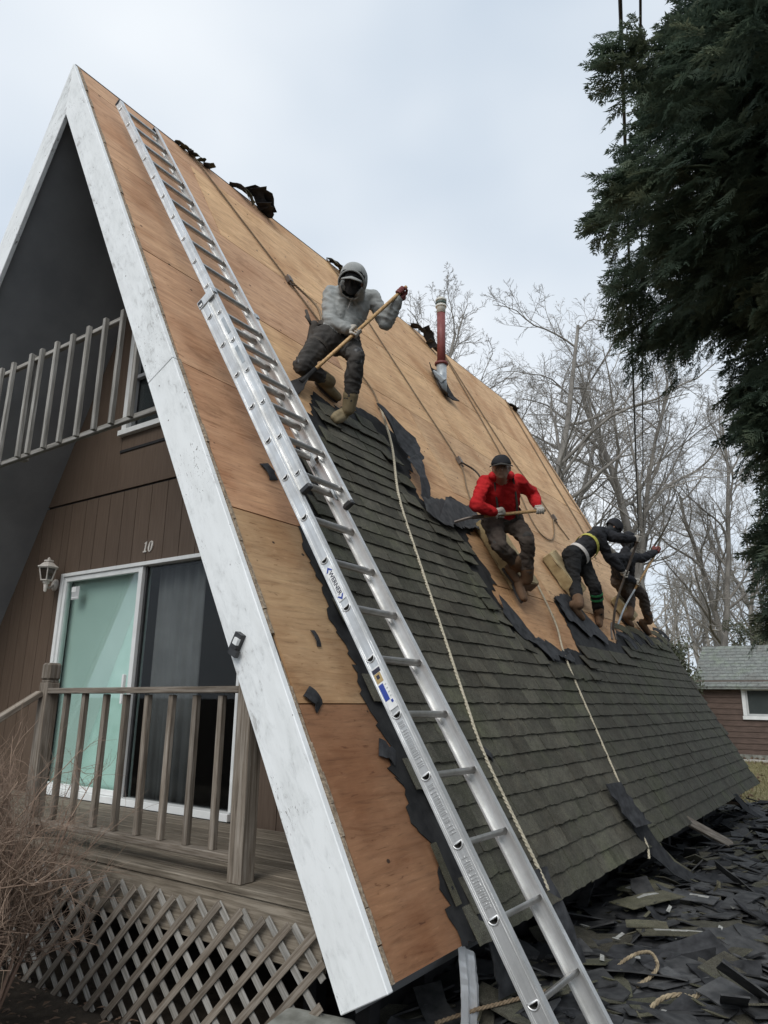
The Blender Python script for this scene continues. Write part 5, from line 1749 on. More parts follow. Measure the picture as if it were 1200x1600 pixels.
# grass and leaves on the yard between
g = np.random.default_rng(31)
n = 26000
P = np.stack([g.uniform(-1, 8, n), g.uniform(9.8, 21, n), np.full(n, -0.02)], 1)
a = g.uniform(0, 6.28, n); wd = 0.007
side = np.stack([np.cos(a), np.sin(a), np.zeros(n)], 1) * wd
tip = g.normal(0, 0.025, (n, 3)); tip[:, 2] = g.uniform(0.03, 0.085, n)
V = np.stack([P - side, P + side, P + tip + side * 0.3, P + tip - side * 0.3], 1).reshape(-1, 3)
nb = NB(); nb.add(V, np.arange(4 * n).reshape(-1, 4))
tag(link('grass', nb.mesh('grass', MAT['grass'])), 'thin yellowish grass in the yard before the cottage', None, None, 'stuff')
nb = NB(); n = 900
cs = np.stack([g.uniform(-1, 7, n), g.uniform(10.5, 21.8, n) , np.full(n, 0.03)], 1)
cs[:250, 1] = g.uniform(21.5, 21.95, 250)
leaf_cloud(nb, cs, [0.02], 1600, 0.045, g)
tag(link('yard_leaves', nb.mesh('yard_leaves', MAT['leaf_brown'])), 'brown leaves scattered over the yard grass', None, None, 'stuff')

# ------------------------------------------------------------------ the heap of torn shingles on the ground
def heap(x, y_):
    e = max(0.0, min(1.0, (x - 3.0) / 0.9)) * max(0.0, min(1.0, (11.2 - y_) / 1.2)) * max(0.0, min(1.0, (y_ - 0.1) / 0.9))
    return e * (0.10 + 0.10 * (0.5 + 0.5 * mnoise.noise(Vector((x * 0.9, y_ * 0.7, 2)))) + 0.05 * mnoise.noise(Vector((x * 2.3, y_ * 2.3, 7))))
mb = MB()
nx_, ny_ = 34, 80
for j in range(ny_):
    for i in range(nx_):
        x, y_ = 2.95 + 4.6 * i / (nx_ - 1), 0.0 + 11.4 * j / (ny_ - 1)
        mb.v.append((x, y_, heap(x, y_) - 0.03 + random.uniform(-.012, .012)))
for j in range(ny_ - 1):
    for i in range(nx_ - 1):
        mb.f.append((j * nx_ + i, j * nx_ + i + 1, (j + 1) * nx_ + i + 1, (j + 1) * nx_ + i)); mb.mi.append(0)
tag(link('scrap_bed', mb.mesh('scrap_bed', MAT['scrap'])), 'mass of black crumbled roofing under the torn shingles', None, None, 'stuff')
scr = [flake('shingle_scrap', random.uniform(0.26, 0.72), random.uniform(0.13, 0.32), 200 + i, (MAT['scrap'], MAT['scrap_blue'], MAT['scrap_blue'], MAT['scrap'], MAT['scrap_blue'], MAT['shingle'])[i % 6], 0.009, random.uniform(0.0, 0.035), random.choice((5, 6, 7)), random.uniform(0.1, 0.28)) for i in range(18)]
pts = []
rr = random.Random(77)
for i in range(3600):
    y_ = 0.25 + 11.0 * rr.random() ** 1.15
    x = 3.05 + rr.random() * 3.4
    pts.append((x, y_))
def cam_d(p): return (p[0] - CAM.x) ** 2 + (p[1] - CAM.y) ** 2
# the ones seen largest: inside the view cone and near
def inview(x, y_):
    v = Vector((x, y_, 0.15)) - CAM
    a, b_, c_ = v.dot(_r2), v.dot(_u2), v.dot(_d)
    return c_ > 0.2 and abs(a / c_) < 0.56 and abs(b_ / c_) < 0.74
pts.sort(key=lambda p: (not inview(*p), cam_d(p)))
smb = MB()
for i, (x, y_) in enumerate(pts):
    hz = heap(x, y_)
    sl_x = (heap(x + 0.1, y_) - heap(x - 0.1, y_)) / 0.2
    sl_y = (heap(x, y_ + 0.1) - heap(x, y_ - 0.1)) / 0.2
    M = Matrix.Translation((x, y_, hz + rr.uniform(-0.01, 0.035))) @ Matrix.Rotation(rr.gauss(0, 0.10 if rr.random() < 0.7 else 0.28) - sl_x, 4, 'Y') @ Matrix.Rotation(rr.gauss(0, 0.10 if rr.random() < 0.7 else 0.28) + sl_y, 4, 'X') @ Matrix.Rotation(rr.gauss(0.3, 1.0), 4, 'Z') @ Matrix.Scale(rr.uniform(0.7, 1.15) if i < 290 else rr.uniform(0.3, 1.1), 4)
    me = scr[rr.randrange(len(scr))]
    if i < 290:
        o = link('shingle_scrap', me, None, M)
        tag(o, 'charcoal torn shingle scrap in the loose heap on the ground', 'scrap', 'torn shingle scraps in the heap')
    else:
        smb.add([M @ v.co for v in me.vertices], [tuple(f.vertices) for f in me.polygons], {'slate_scrap': 1, 'shingle_granules': 2}.get(me.materials[0].name, 0))
fl = MB()
for i in range(300):
    x, y_ = 3.2 + rr.random() * 3, 0.4 + 9.5 * rr.random() ** 1.3
    M = Matrix.Translation((x, y_, heap(x, y_) + 0.05 + rr.random() * 0.03)) @ Matrix.Rotation(rr.uniform(0, 6.28), 4, 'Z') @ Matrix.Rotation(rr.gauss(0, 0.3), 4, 'Y')
    a, b = rr.uniform(0.012, 0.07), rr.uniform(0.004, 0.016)
    fl.add([M @ Vector(p) for p in ((-a, -b, 0), (a * 0.7, -b * 1.3, 0.004), (a, b, 0.006), (-a * 0.6, b, 0.002))] + [M @ Vector((0, 0, -0.01))], [(0, 1, 2, 3), (0, 4, 1), (1, 4, 2), (2, 4, 3), (3, 4, 0)], 1 if rr.random() < 0.12 else 0)
tag(link('scrap_chips', fl.mesh('scrap_chips', [MAT['scrap_olive'], MAT['tar_strip']])), 'small pale chips strewn over the dark heap', None, None, 'stuff')
tag(link('scrap_heap', smb.mesh('scrap_heap', [MAT['scrap'], MAT['scrap_blue'], MAT['shingle']])), 'heap of black torn shingles along the eave', None, None, 'stuff')
# olive shingles with a pale tar line, and a few others one can point to
for i, (x, y_, sx, sy, rz, lab, st) in enumerate(((3.66, 3.55, 0.42, 0.24, 1.12, 'olive shingle with pale tar line nearest the eave', True), (3.80, 3.12, 0.60, 0.22, 1.18, 'long olive shingle with pale tar line below the first one', True), (4.16, 2.52, 0.52, 0.15, 0.62, 'narrow olive shingle with pale tar line lying lowest of the olive ones', True), (3.93, 2.60, 0.26, 0.14, 0.4, 'short olive shingle end beside the dark heap edge', False), (4.06, 3.40, 0.3, 0.2, 0.0, 'dark shingle with a broad white tar smear', True))):
    me = flake('striped_shingle', sx, sy, 400 + i, MAT['scrap_olive'] if i < 4 else MAT['scrap_blue'], 0.006, 0.015, 6, 0.05, st)
    o = link('striped_shingle', me, None, Matrix.Translation((x, y_, heap(x, y_) + 0.075)) @ Matrix.Rotation(rr.gauss(0, 0.05), 4, 'X') @ Matrix.Rotation(rz, 4, 'Z'))
    tag(o, lab, 'shingle')
# shingles hanging from the eave and curling to the ground, a propped plank
def curl(p0, p1, p2, w, name, label, mat, seed, cat='shingle strip'):
    rr2 = random.Random(seed)
    n = 9
    mb = MB()
    axis = Vector((0.15, 1, 0)).normalized()
    for i in range(n):
        s = i / (n - 1)
        c = Vector(p0) * (1 - s) ** 2 + Vector(p1) * 2 * s * (1 - s) + Vector(p2) * s * s
        wl, wr = w / 2 * rr2.uniform(0.7, 1.1), w / 2 * rr2.uniform(0.7, 1.1)
        mb.v += [tuple(c - axis * wl), tuple(c + axis * wr)]
    for i in range(n - 1):
        mb.f.append((i * 2, i * 2 + 1, i * 2 + 3, i * 2 + 2)); mb.mi.append(0)
    o = link(name, mb.mesh(name, mat))
    m = o.modifiers.new('thick', 'SOLIDIFY'); m.thickness = 0.008
    return tag(o, label, cat)
curl((3.62, 3.6, 0.74), (3.70, 3.85, 0.25), (4.05, 4.4, 0.12), 0.28, 'hanging_shingle', 'black torn shingle strip curling from the eave to the heap', MAT['scrap'], 1)
curl((3.66, 3.95, 0.50), (3.74, 4.2, 0.2), (3.98, 4.55, 0.16), 0.14, 'hanging_shingle', 'narrow olive shingle strip curling beside the black hanging strip', MAT['scrap_olive'], 2)
curl((3.50, 3.45, 0.98), (3.58, 3.52, 0.8), (3.68, 3.6, 0.66), 0.30, 'hanging_shingle', 'black torn felt flap standing up at the end of the thin rope', MAT['scrap'], 3, 'felt flap')
curl((3.68, 7.6, 0.52), (3.75, 7.9, 0.25), (3.95, 8.5, 0.12), 0.22, 'hanging_shingle', 'dark shingle strip hanging at the far end of the eave', MAT['scrap'], 4)
tag(beam('plank', (3.66, 5.15, 0.50), (3.86, 6.15, 0.16), 0.10, 0.03, (1, 0, 0.4), MAT['old_wood'], None), 'short weathered plank propped under the eave', 'plank')
curl((3.60, 1.62, 0.66), (3.72, 1.66, 0.40), (3.78, 1.72, 0.16), 0.24, 'hanging_shingle', 'black felt flap hanging from the eave beside the ladder', MAT['scrap'], 6, 'felt flap')
curl((3.64, 0.92, 0.60), (3.69, 0.96, 0.42), (3.72, 0.99, 0.22), 0.22, 'hanging_shingle', 'small black flap hanging behind the ladder rungs', MAT['scrap'], 7, 'felt flap')
# crumpled bright flashing strip standing beneath the eave
mb = MB()
n = 22
for i in range(n):
    s = i / (n - 1)
    z = 0.50 - 0.52 * s
    y0 = 0.665 + 0.02 * s + random.uniform(-.003, .003)
    for j in range(5):
        u = j / 4
        mb.v.append((3.60 + 0.012 * math.sin(s * 4) + (0.014 if j in (1, 3) else 0.0) + random.uniform(-.0022, .0022), y0 + 0.175 * u, z - 0.09 * u * (1 - s) + random.uniform(-.003, .003)))
for i in range(n - 1):
    for j in range(4):
        mb.f.append((i * 5 + j, i * 5 + j + 1, i * 5 + j + 6, i * 5 + j + 5)); mb.mi.append(0)
o = link('flashing_strip', mb.mesh('flashing_strip', MAT['flash']))
m = o.modifiers.new('thick', 'SOLIDIFY'); m.thickness = 0.003
tag(o, 'crumpled shiny metal flashing strip standing below the plywood corner', 'flashing')

# ------------------------------------------------------------------ lifelines
def roofpath(pts, n=10, h=0.016):
    P = [RP(a, b, h + (q[0] if q else 0)) for a, b, *q in pts]
    return smoothpath(P, n)
def grab(parent, a, b, h=0.03, rz=0.0):
    mb = MB()
    mb.box((0, 0, 0), (0.10, 0.05, 0.05)); mb.box((0.0, 0.035, 0.0), (0.06, 0.03, 0.035)); mb.tube([(0.055, 0.02, 0), (0.085, 0.03, 0), (0.09, 0.0, 0), (0.06, -0.02, 0)], 0.008, 6)
    o = link('rope_grab', mb.mesh('rope_grab', MAT['steel']), parent, RM @ Matrix.Translation((b, a, h)) @ Matrix.Rotation(rz, 4, 'Z'))
    m = o.modifiers.new('bevel', 'BEVEL'); m.width = 0.006; m.segments = 1
l1 = thing('lifeline_rope', 'long pale twisted rope from the ridge past the hooded man down beside the ladder', 'rope', tuple(RP(1.39, 0.0)))
link('upper_rope', rope_mesh('upper_rope', roofpath([(1.30, -0.02), (1.40, 0.06), (1.80, 0.80), (2.22, 1.56), (2.60, 2.30), (2.93, 2.85), (2.86, 3.19)]), 0.010, MAT['old_rope'], True), l1)
link('lower_rope', rope_mesh('lower_rope', roofpath([(2.86, 3.19, 0.02), (2.56, 3.86, 0.06), (2.27, 4.55, 0.012), (2.05, 5.3, 0.012), (1.87, 5.98, 0.012), (1.73, 6.5, 0.012), (1.65, 6.88, 0.012), (1.66, 7.56, 0.014), (1.66, 7.70, 0.01)]), 0.0125, MAT['rope'], True), l1)
grab(l1, 2.22, 1.56)
link('lanyard', rope_mesh('lanyard', smoothpath([RP(2.22, 1.60, 0.04), RP(2.42, 1.92, 0.09), Vector((1.765, 1.63, 4.84))], 8), 0.013, MAT['old_rope'], True), l1)
l2 = thing('lifeline_rope', 'thin rope from the ridge to the man in red and down to the eave', 'rope', tuple(RP(3.7, 0.0)))
link('upper_rope', rope_mesh('upper_rope', roofpath([(3.70, -0.02), (3.82, 0.3), (4.02, 1.4), (4.22, 2.4), (4.40, 3.35), (4.16, 3.85), (4.02, 4.28), (4.3, 4.7), (4.70, 5.05)]), 0.009, MAT['old_rope'], True), l2)
link('lower_rope', rope_mesh('lower_rope', roofpath([(4.70, 5.05), (4.5, 5.58, 0.02), (4.23, 6.01, 0.012), (3.95, 6.8, 0.012), (3.70, 7.55, 0.012), (3.66, 7.74, 0.01), (3.62, 7.84, -0.02)]), 0.0105, MAT['rope'], True), l2)
grab(l2, 4.40, 3.35)
link('lanyard', rope_mesh('lanyard', smoothpath([RP(4.42, 3.38, 0.04), RP(4.6, 3.55, 0.09), Vector((2.415, 3.62, 3.50))], 8), 0.012, MAT['strap'], True), l2)
l3 = thing('lifeline_rope', 'rope from the ridge with a slack loop hanging beside the man in red', 'rope', tuple(RP(6.7, 0.1)))
link('upper_rope', rope_mesh('upper_rope', roofpath([(6.72, 0.05), (6.78, 0.9), (6.89, 2.28), (7.06, 2.88), (7.19, 3.44), (7.36, 3.84)]), 0.010, MAT['old_rope'], True), l3)
link('slack_rope', rope_mesh('slack_rope', roofpath([(6.68, 0.05), (6.60, 1.2), (6.46, 2.42), (6.19, 3.31), (6.0, 3.83), (6.05, 4.05), (6.34, 4.07), (6.73, 3.87), (7.16, 3.50)]), 0.010, MAT['old_rope'], True), l3)
grab(l3, 7.2, 3.47)
l4 = thing('lifeline_rope', 'pair of ropes running down from the far end of the ridge', 'rope', tuple(RP(9.3, 0.2)))
link('upper_rope', rope_mesh('upper_rope', roofpath([(9.2, 0.0), (9.10, 0.6), (8.8, 2.2), (8.63, 3.32), (8.3, 4.0)]), 0.011, MAT['old_rope'], True), l4)
link('upper_rope', rope_mesh('upper_rope', roofpath([(9.5, 0.0), (9.48, 0.6), (9.38, 2.2), (9.35, 3.04), (9.1, 4.0)]), 0.011, MAT['old_rope'], True), l4)
# rope ends on the heap
def ground_rope(name, pts, r, label, mat='tan_rope'):
    P = [Vector((x, y_, heap(x, y_) + 0.09 + dz)) for x, y_, dz in pts]
    o = link(name, rope_mesh(name, smoothpath(P, 8), r, MAT[mat], True))
    tag(o, label, 'rope')
ground_rope('rope_end', [(3.96, 1.86, -0.05), (4.00, 1.90, -0.01), (4.07, 1.94, 0.02), (4.15, 1.91, 0.03), (4.21, 1.80, 0.0), (4.19, 1.72, -0.03), (4.13, 1.66, -0.06)], 0.0105, 'tan rope end curled into an open loop on the dark heap')
ground_rope('rope_end', [(4.27, 1.42, -0.05), (4.33, 1.44, -0.01), (4.40, 1.47, 0.0), (4.45, 1.54, -0.02), (4.52, 1.64, 0.02)], 0.012, 'thick pale rope stub lying below the looped rope end')
ground_rope('rope_end', [(3.50, 0.62, 0.02), (3.62, 0.78, 0.03), (3.72, 0.92, 0.02), (3.85, 1.12, 0.0)], 0.010, 'dirty rope lying on the ground behind the ladder foot', 'old_rope')

# ------------------------------------------------------------------ the four roofers
def vox(mb, voxel, iters=4, fac=0.5):
    """one continuous surface from overlapping closed pieces; returns vertices, faces and normals"""
    me = mb.mesh('tmp', MAT['skin'])
    o = bpy.data.objects.new('tmp', me); COL.objects.link(o)
    m = o.modifiers.new('r', 'REMESH'); m.mode = 'VOXEL'; m.voxel_size = voxel; m.adaptivity = 0.0
    m = o.modifiers.new('s', 'SMOOTH'); m.factor = fac; m.iterations = iters
    dg = bpy.context.evaluated_depsgraph_get()
    e = bpy.data.meshes.new_from_object(o.evaluated_get(dg))
    bpy.data.objects.remove(o); bpy.data.meshes.remove(me)
    return e
def finish(e, name, mats):
    e.name = name
    e.materials.clear()
    for m in mats: e.materials.append(m)
    e.polygons.foreach_set('use_smooth', [True] * len(e.polygons))
    return e
def V3(a): return Vector(a)
def cap_dist(P, a, b, ra, rb):
    a, b = np.array(a), np.array(b)
    d = b - a; L2 = max(d @ d, 1e-9)
    t_ = np.clip((P - a) @ d / L2, 0, 1)
    return np.linalg.norm(P - a - t_[:, None] * d, axis=1) - (ra + (rb - ra) * t_)

def glove(parent, c, axis, wrist, mat, rt=0.015, name='glove', flip=1):
    """a hand closed round a shaft through c along axis, fingers of different length, thumb the other way"""
    c, axis, wrist = V3(c), V3(axis).normalized(), V3(wrist)
    n = (wrist - c); n = (n - axis * n.dot(axis)).normalized()
    t = axis * flip
    b = t.cross(n)
    mb = MB()
    pc = c + n * (rt + 0.017)
    for off in (-0.028, -0.009, 0.010, 0.028):
        mb.capsule(pc + t * off - b * 0.028, 0.0155, pc + t * off + b * 0.030, 0.0150, 0, 8)
    mb.capsule(pc - t * 0.02 + n * 0.01 - b * 0.02, 0.024, pc + n * 0.035 - b * 0.01, 0.028, 0, 8)
    mb.capsule(pc + n * 0.03 - b * 0.008, 0.028, c + (wrist - c) * 0.9, 0.031, 0, 8)
    ring_ = rt + 0.0125
    for off, endang in ((-0.033, 225), (-0.011, 262), (0.011, 270), (0.032, 248)):
        pts = []
        for k in range(7):
            a = R(38 + (endang - 38) * k / 6)
            pts.append(c + t * (off + 0.003 * math.sin(k)) + n * math.cos(a) * ring_ + b * math.sin(a) * ring_ * (1.0 if k not in (2, 4) else 1.12))
        for k in range(6):
            mb.capsule(pts[k], 0.0108 - 0.0006 * k, pts[k + 1], 0.0105 - 0.0006 * k, 0, 7)
    pts = [pc + t * 0.03 - b * 0.022]
    for k in range(4):
        a = R(-48 - 34 * k)
        pts.append(c + t * (0.046 - 0.004 * k) + n * math.cos(a) * (ring_ + 0.002) + b * math.sin(a) * (ring_ + 0.002))
    for k in range(4):
        mb.capsule(pts[k], 0.0135 - 0.001 * k, pts[k + 1], 0.0128 - 0.001 * k, 0, 7)
    e = finish(vox(mb, 0.0045, 2), name, [mat])
    return link(name, e, parent)

def boot(parent, an, kn, toe, mat, flatn=RN):
    an, kn, toe = V3(an), V3(kn), V3(toe)
    toe = (toe - flatn * toe.dot(flatn)).normalized()
    s = toe.cross(flatn).normalized()
    mb = MB()
    base = an - flatn * max(0.0, min(0.10, flatn.dot(an - Vector((0, 0, H))) - 0.075))
    mb.capsule(an, 0.060, an + (kn - an).normalized() * 0.12, 0.071, 0, 10)
    mb.capsule(an, 0.052, base - toe * 0.03, 0.050, 0, 10)
    for q in (-0.016, 0.016):
        mb.capsule(base - toe * 0.05 + s * q, 0.040, base + toe * 0.085 + s * q * 1.3 - flatn * 0.012, 0.040, 0, 10)
        mb.capsule(base + toe * 0.085 + s * q * 1.3 - flatn * 0.012, 0.040, base + toe * 0.165 + s * q - flatn * 0.014, 0.033, 0, 10)
    e = finish(vox(mb, 0.009, 3), 'boot', [mat])
    o = link('boot', e, parent)
    # sole
    sb = MB()
    prof = []
    for k in range(18):
        a = 2 * math.pi * k / 18
        u = math.cos(a); w = math.sin(a)
        prof.append(base + toe * (0.055 + 0.145 * u) + s * (0.047 + 0.008 * u) * w)
    lo_, hi_ = -0.062, -0.040
    n_ = len(prof)
    sb.add([p + flatn * lo_ for p in prof] + [p + flatn * hi_ for p in prof], [tuple(range(n_)), tuple(range(2 * n_ - 1, n_ - 1, -1))] + [(i, (i + 1) % n_, n_ + (i + 1) % n_, n_ + i) for i in range(n_)])
    link('sole', sb.mesh('sole', MAT['black_plastic']), o)
    return o

def strap(parent, c, ax, r1, r2, d1, mat, rad=0.012, wide=2.2, name='harness_strap'):
    """a webbing loop round centre c, normal ax"""
    ax = V3(ax).normalized(); d1 = V3(d1); d1 = (d1 - ax * d1.dot(ax)).normalized(); d2 = ax.cross(d1)
    mb = MB()
    n = 28
    vs = []
    for k in range(n):
        a = 2 * math.pi * k / n
        for w in (-1, 1):
            for o_ in (0.0, 0.006):
                p = V3(c) + d1 * math.cos(a) * (r1 + o_) + d2 * math.sin(a) * (r2 + o_) + ax * w * rad * wide * 0.5
                vs.append(p)
    fs = []
    for k in range(n):
        i, j = k * 4, ((k + 1) % n) * 4
        fs += [(i + 1, j + 1, j + 3, i + 3), (i, i + 2, j + 2, j), (i, j, j + 1, i + 1), (i + 2, i + 3, j + 3, j + 2)]
    mb.add(vs, fs)
    return link(name, mb.mesh(name, mat), parent)

def person(label, J, face, cfg):
    J = {k: V3(v) for k, v in J.items()}
    hc, sc_, hd = (J['hipL'] + J['hipR']) / 2, (J['shL'] + J['shR']) / 2, J['head']
    up = (sc_ - hc).normalized()
    lat = (J['shR'] - J['shL']); lat = (lat - up * lat.dot(up)).normalized()
    f = V3(face).normalized()
    fw = up.cross(lat) if up.cross(lat).dot(f) > 0 else lat.cross(up)
    root = thing('person', label, 'person', tuple((J['anL'] + J['anR']) / 2 - Vector((0, 0, 0.08))))
    TOP, LEG, SKIN, COVER = 0, 1, 2, 3
    segs = []
    def sg(a, ra, b, rb, m): segs.append((V3(a), ra, V3(b), rb, m))
    k = cfg.get('girth', 1.0)
    mid = hc.lerp(sc_, 0.5)
    for q in (-0.055, 0.055):
        sg(hc + up * 0.07 + lat * q - fw * 0.01, 0.118 * k, mid + lat * q, 0.122 * k, TOP)
        sg(mid + lat * q, 0.122 * k, hc.lerp(sc_, 0.86) + lat * q * 1.15, 0.118 * k, TOP)
    if cfg.get('hoodie'):
        for q in (-0.075, 0.075):
            sg(hc + up * 0.10 + lat * q + fw * 0.035, 0.105, hc + up * 0.22 + lat * q * 0.9 + fw * 0.035, 0.095, TOP)
        sg(sc_ + up * 0.02 - fw * 0.05, 0.085, hd - f * 0.09 - up * 0.02, 0.075, TOP)
        sg(sc_ - up * 0.03 + fw * 0.06 - lat * 0.07, 0.05, hd - f * 0.03 - lat * 0.075 - up * 0.05, 0.045, TOP)
        sg(sc_ - up * 0.03 + fw * 0.06 + lat * 0.07, 0.05, hd - f * 0.03 + lat * 0.075 - up * 0.05, 0.045, TOP)
    sg(J['shL'] + lat * 0.03 - up * 0.02, 0.078, J['shR'] - lat * 0.03 - up * 0.02, 0.078, TOP)
    sg(sc_ - up * 0.02, 0.082, sc_.lerp(hd, 0.40), 0.062, TOP)
    for s in 'LR':
        kk = J['kn' + s] - J['hip' + s]
        sg(J['hip' + s] + up * 0.02, 0.112 * k, J['hip' + s] + kk * 0.35, 0.094 * k, LEG)
        sg(J['hip' + s] + kk * 0.35, 0.097 * k, J['kn' + s], 0.073, LEG)
        an = J['an' + s]
        cf = J['kn' + s].lerp(an, 0.35)
        sg(J['kn' + s], 0.070, cf, 0.073, LEG); sg(cf, 0.073, J['kn' + s].lerp(an, 0.82), 0.060, LEG)
        el, ha = J['el' + s], J['ha' + s]
        wr = ha + (el - ha).normalized() * 0.075
        sg(J['sh' + s], 0.072, J['sh' + s].lerp(el, 0.5), 0.068, TOP); sg(J['sh' + s].lerp(el, 0.5), 0.068, el, 0.062, TOP)
        sg(el, 0.062, el.lerp(wr, 0.4), 0.060, TOP); sg(el.lerp(wr, 0.4), 0.060, el.lerp(wr, 0.85), 0.050, TOP); sg(el.lerp(wr, 0.85), 0.050, wr, 0.040, TOP)
    sg(J['hipL'], 0.12 * k, J['hipR'], 0.12 * k, LEG)
    sg(hc - fw * 0.05 + up * 0.01, 0.115 * k, hc, 0.13 * k, LEG)
    # head
    u = (hd - sc_.lerp(hd, 0.3)); u = (up * 0.5 + Vector((0, 0, 0.6)) + u.normalized() * 0.3); u = (u - f * u.dot(f)).normalized()
    sd = f.cross(u).normalized()
    FM = COVER if cfg.get('mask') else SKIN
    sg(sc_ - up * 0.0 + fw * 0.01, 0.056, hd - u * 0.05 - f * 0.015, 0.054, FM if cfg.get('mask') else SKIN)
    UP_ = COVER if cfg.get('mask') else SKIN  # shade under the headgear painted in: upper face takes the mask colour
    sg(hd + u * 0.03 - f * 0.022, 0.082, hd + u * 0.034 + f * 0.012, 0.076, UP_)
    sg(hd + u * 0.02 + f * 0.022, 0.064, hd - u * 0.045 + f * 0.03, 0.052, FM)
    sg(hd - u * 0.078 + f * 0.048 - sd * 0.012, 0.026, hd - u * 0.078 + f * 0.048 + sd * 0.012, 0.026, FM)
    for q in (-1, 1):
        sg(hd - u * 0.03 + f * 0.01 + sd * q * 0.045, 0.03, hd - u * 0.075 + f * 0.03 + sd * q * 0.022, 0.024, FM)
        sg(hd + u * 0.022 + f * 0.074 + sd * q * 0.012, 0.013, hd + u * 0.020 + f * 0.062 + sd * q * 0.042, 0.012, UP_)
        sg(hd - u * 0.012 + f * 0.058 + sd * q * 0.04, 0.02, hd - u * 0.022 + f * 0.056 + sd * q * 0.04, 0.02, UP_)
        sg(hd + u * 0.008 - f * 0.01 + sd * q * 0.083, 0.014, hd - u * 0.026 - f * 0.004 + sd * q * 0.078, 0.011, SKIN)
    sg(hd + u * 0.012 + f * 0.083, 0.010, hd - u * 0.022 + f * 0.104, 0.0135, UP_)
    sg(hd - u * 0.052 + f * 0.082 - sd * 0.016, 0.0095, hd - u * 0.052 + f * 0.082 + sd * 0.016, 0.0095, FM)
    mb = MB()
    for a, ra, b, rb, m in segs: mb.capsule(a, ra, b, rb, 0, 12)
    e = vox(mb, 0.0105, 3)
    n = len(e.vertices)
    co = np.empty(n * 3); e.vertices.foreach_get('co', co); co = co.reshape(-1, 3)
    D_ = np.stack([cap_dist(co, a, b, ra, rb) for a, ra, b, rb, m in segs], 1)
    vm = np.array([s[4] for s in segs])[D_.argmin(1)]
    nr_ = np.empty(n * 3); e.vertex_normals.foreach_get('vector', nr_); nr_ = nr_.reshape(-1, 3)
    amp = np.zeros(n)
    for i in range(n):
        if vm[i] <= 1:
            p = Vector(co[i])
            w_ = Vector((mnoise.noise(p * 5), mnoise.noise(p * 5 + Vector((9, 2, 4))), 0)) * 0.05
            q_ = p + w_
            amp[i] = 0.012 + 0.008 * mnoise.noise(p * 6) - 0.024 * abs(mnoise.noise(Vector((q_.x * 9 - q_.z * 4, q_.y * 8 + q_.z * 5, q_.z * 13 + q_.x * 9)))) - 0.014 * abs(mnoise.noise(Vector((q_.x * 17 + q_.z * 14, q_.y * 15 - q_.z * 9, q_.z * 22))))
    co2 = co + nr_ * amp[:, None]
    e.vertices.foreach_set('co', co2.ravel())
    npoly = len(e.polygons)
    fcs = np.empty(npoly * 3); e.polygons.foreach_get('center', fcs); fcs = fcs.reshape(-1, 3)
    D_ = np.stack([cap_dist(fcs, a, b, ra, rb) for a, ra, b, rb, m in segs], 1)
    pm = np.array([s[4] for s in segs])[D_.argmin(1)]
    finish(e, 'body', [cfg['top'], cfg['leg'], MAT['skin'], MAT['mask']])
    e.polygons.foreach_set('material_index', pm.astype(np.int32))
    e.update()
    link('body', e, root)
    # eyes and mouth
    for q in (-1, 1):
        mb = MB(); mb.ball(hd + u * 0.004 + f * 0.0715 + sd * q * 0.031, 0.0095, 10, 8)
        eye = link('eye', mb.mesh('eye', MAT['skin'] if not cfg.get('mask') else MAT['mask'], True), root)
        mb = MB(); mb.ball(hd + u * 0.006 + f * 0.0795 + sd * q * 0.031, 0.0058, 8, 6)
        link('iris', mb.mesh('iris', MAT['print_dark'], True), eye)
    for s in 'LR':
        ha, el = J['ha' + s], J['el' + s]
        ax = cfg['tool']
        glove(root, ha, ax, ha + (el - ha).normalized() * 0.10, cfg['glove' + s], cfg.get('rt', 0.016), 'glove', 1 if s == 'L' else -1)
        boot(root, J['an' + s], J['kn' + s], cfg['toe' + s], cfg['boot'])
    # knee pads are worn over the trousers
    for s in cfg.get('pads', ''):
        kn, an, hp = J['kn' + s], J['an' + s], J['hip' + s]
        out_ = ((kn - hp).normalized() + (kn - an).normalized()).normalized()
        mb = MB()
        mb.capsule(kn + out_ * 0.035 + (hp - kn).normalized() * 0.03, 0.056, kn + out_ * 0.03 + (an - kn).normalized() * 0.06, 0.054, 0, 10)
        link('knee_pad', finish(vox(mb, 0.012, 2), 'knee_pad', [cfg['padmat']]), root)
    return root, dict(hc=hc, sc=sc_, up=up, lat=lat, fw=fw, hd=hd, f=f, u=u, sd=sd, J=J)

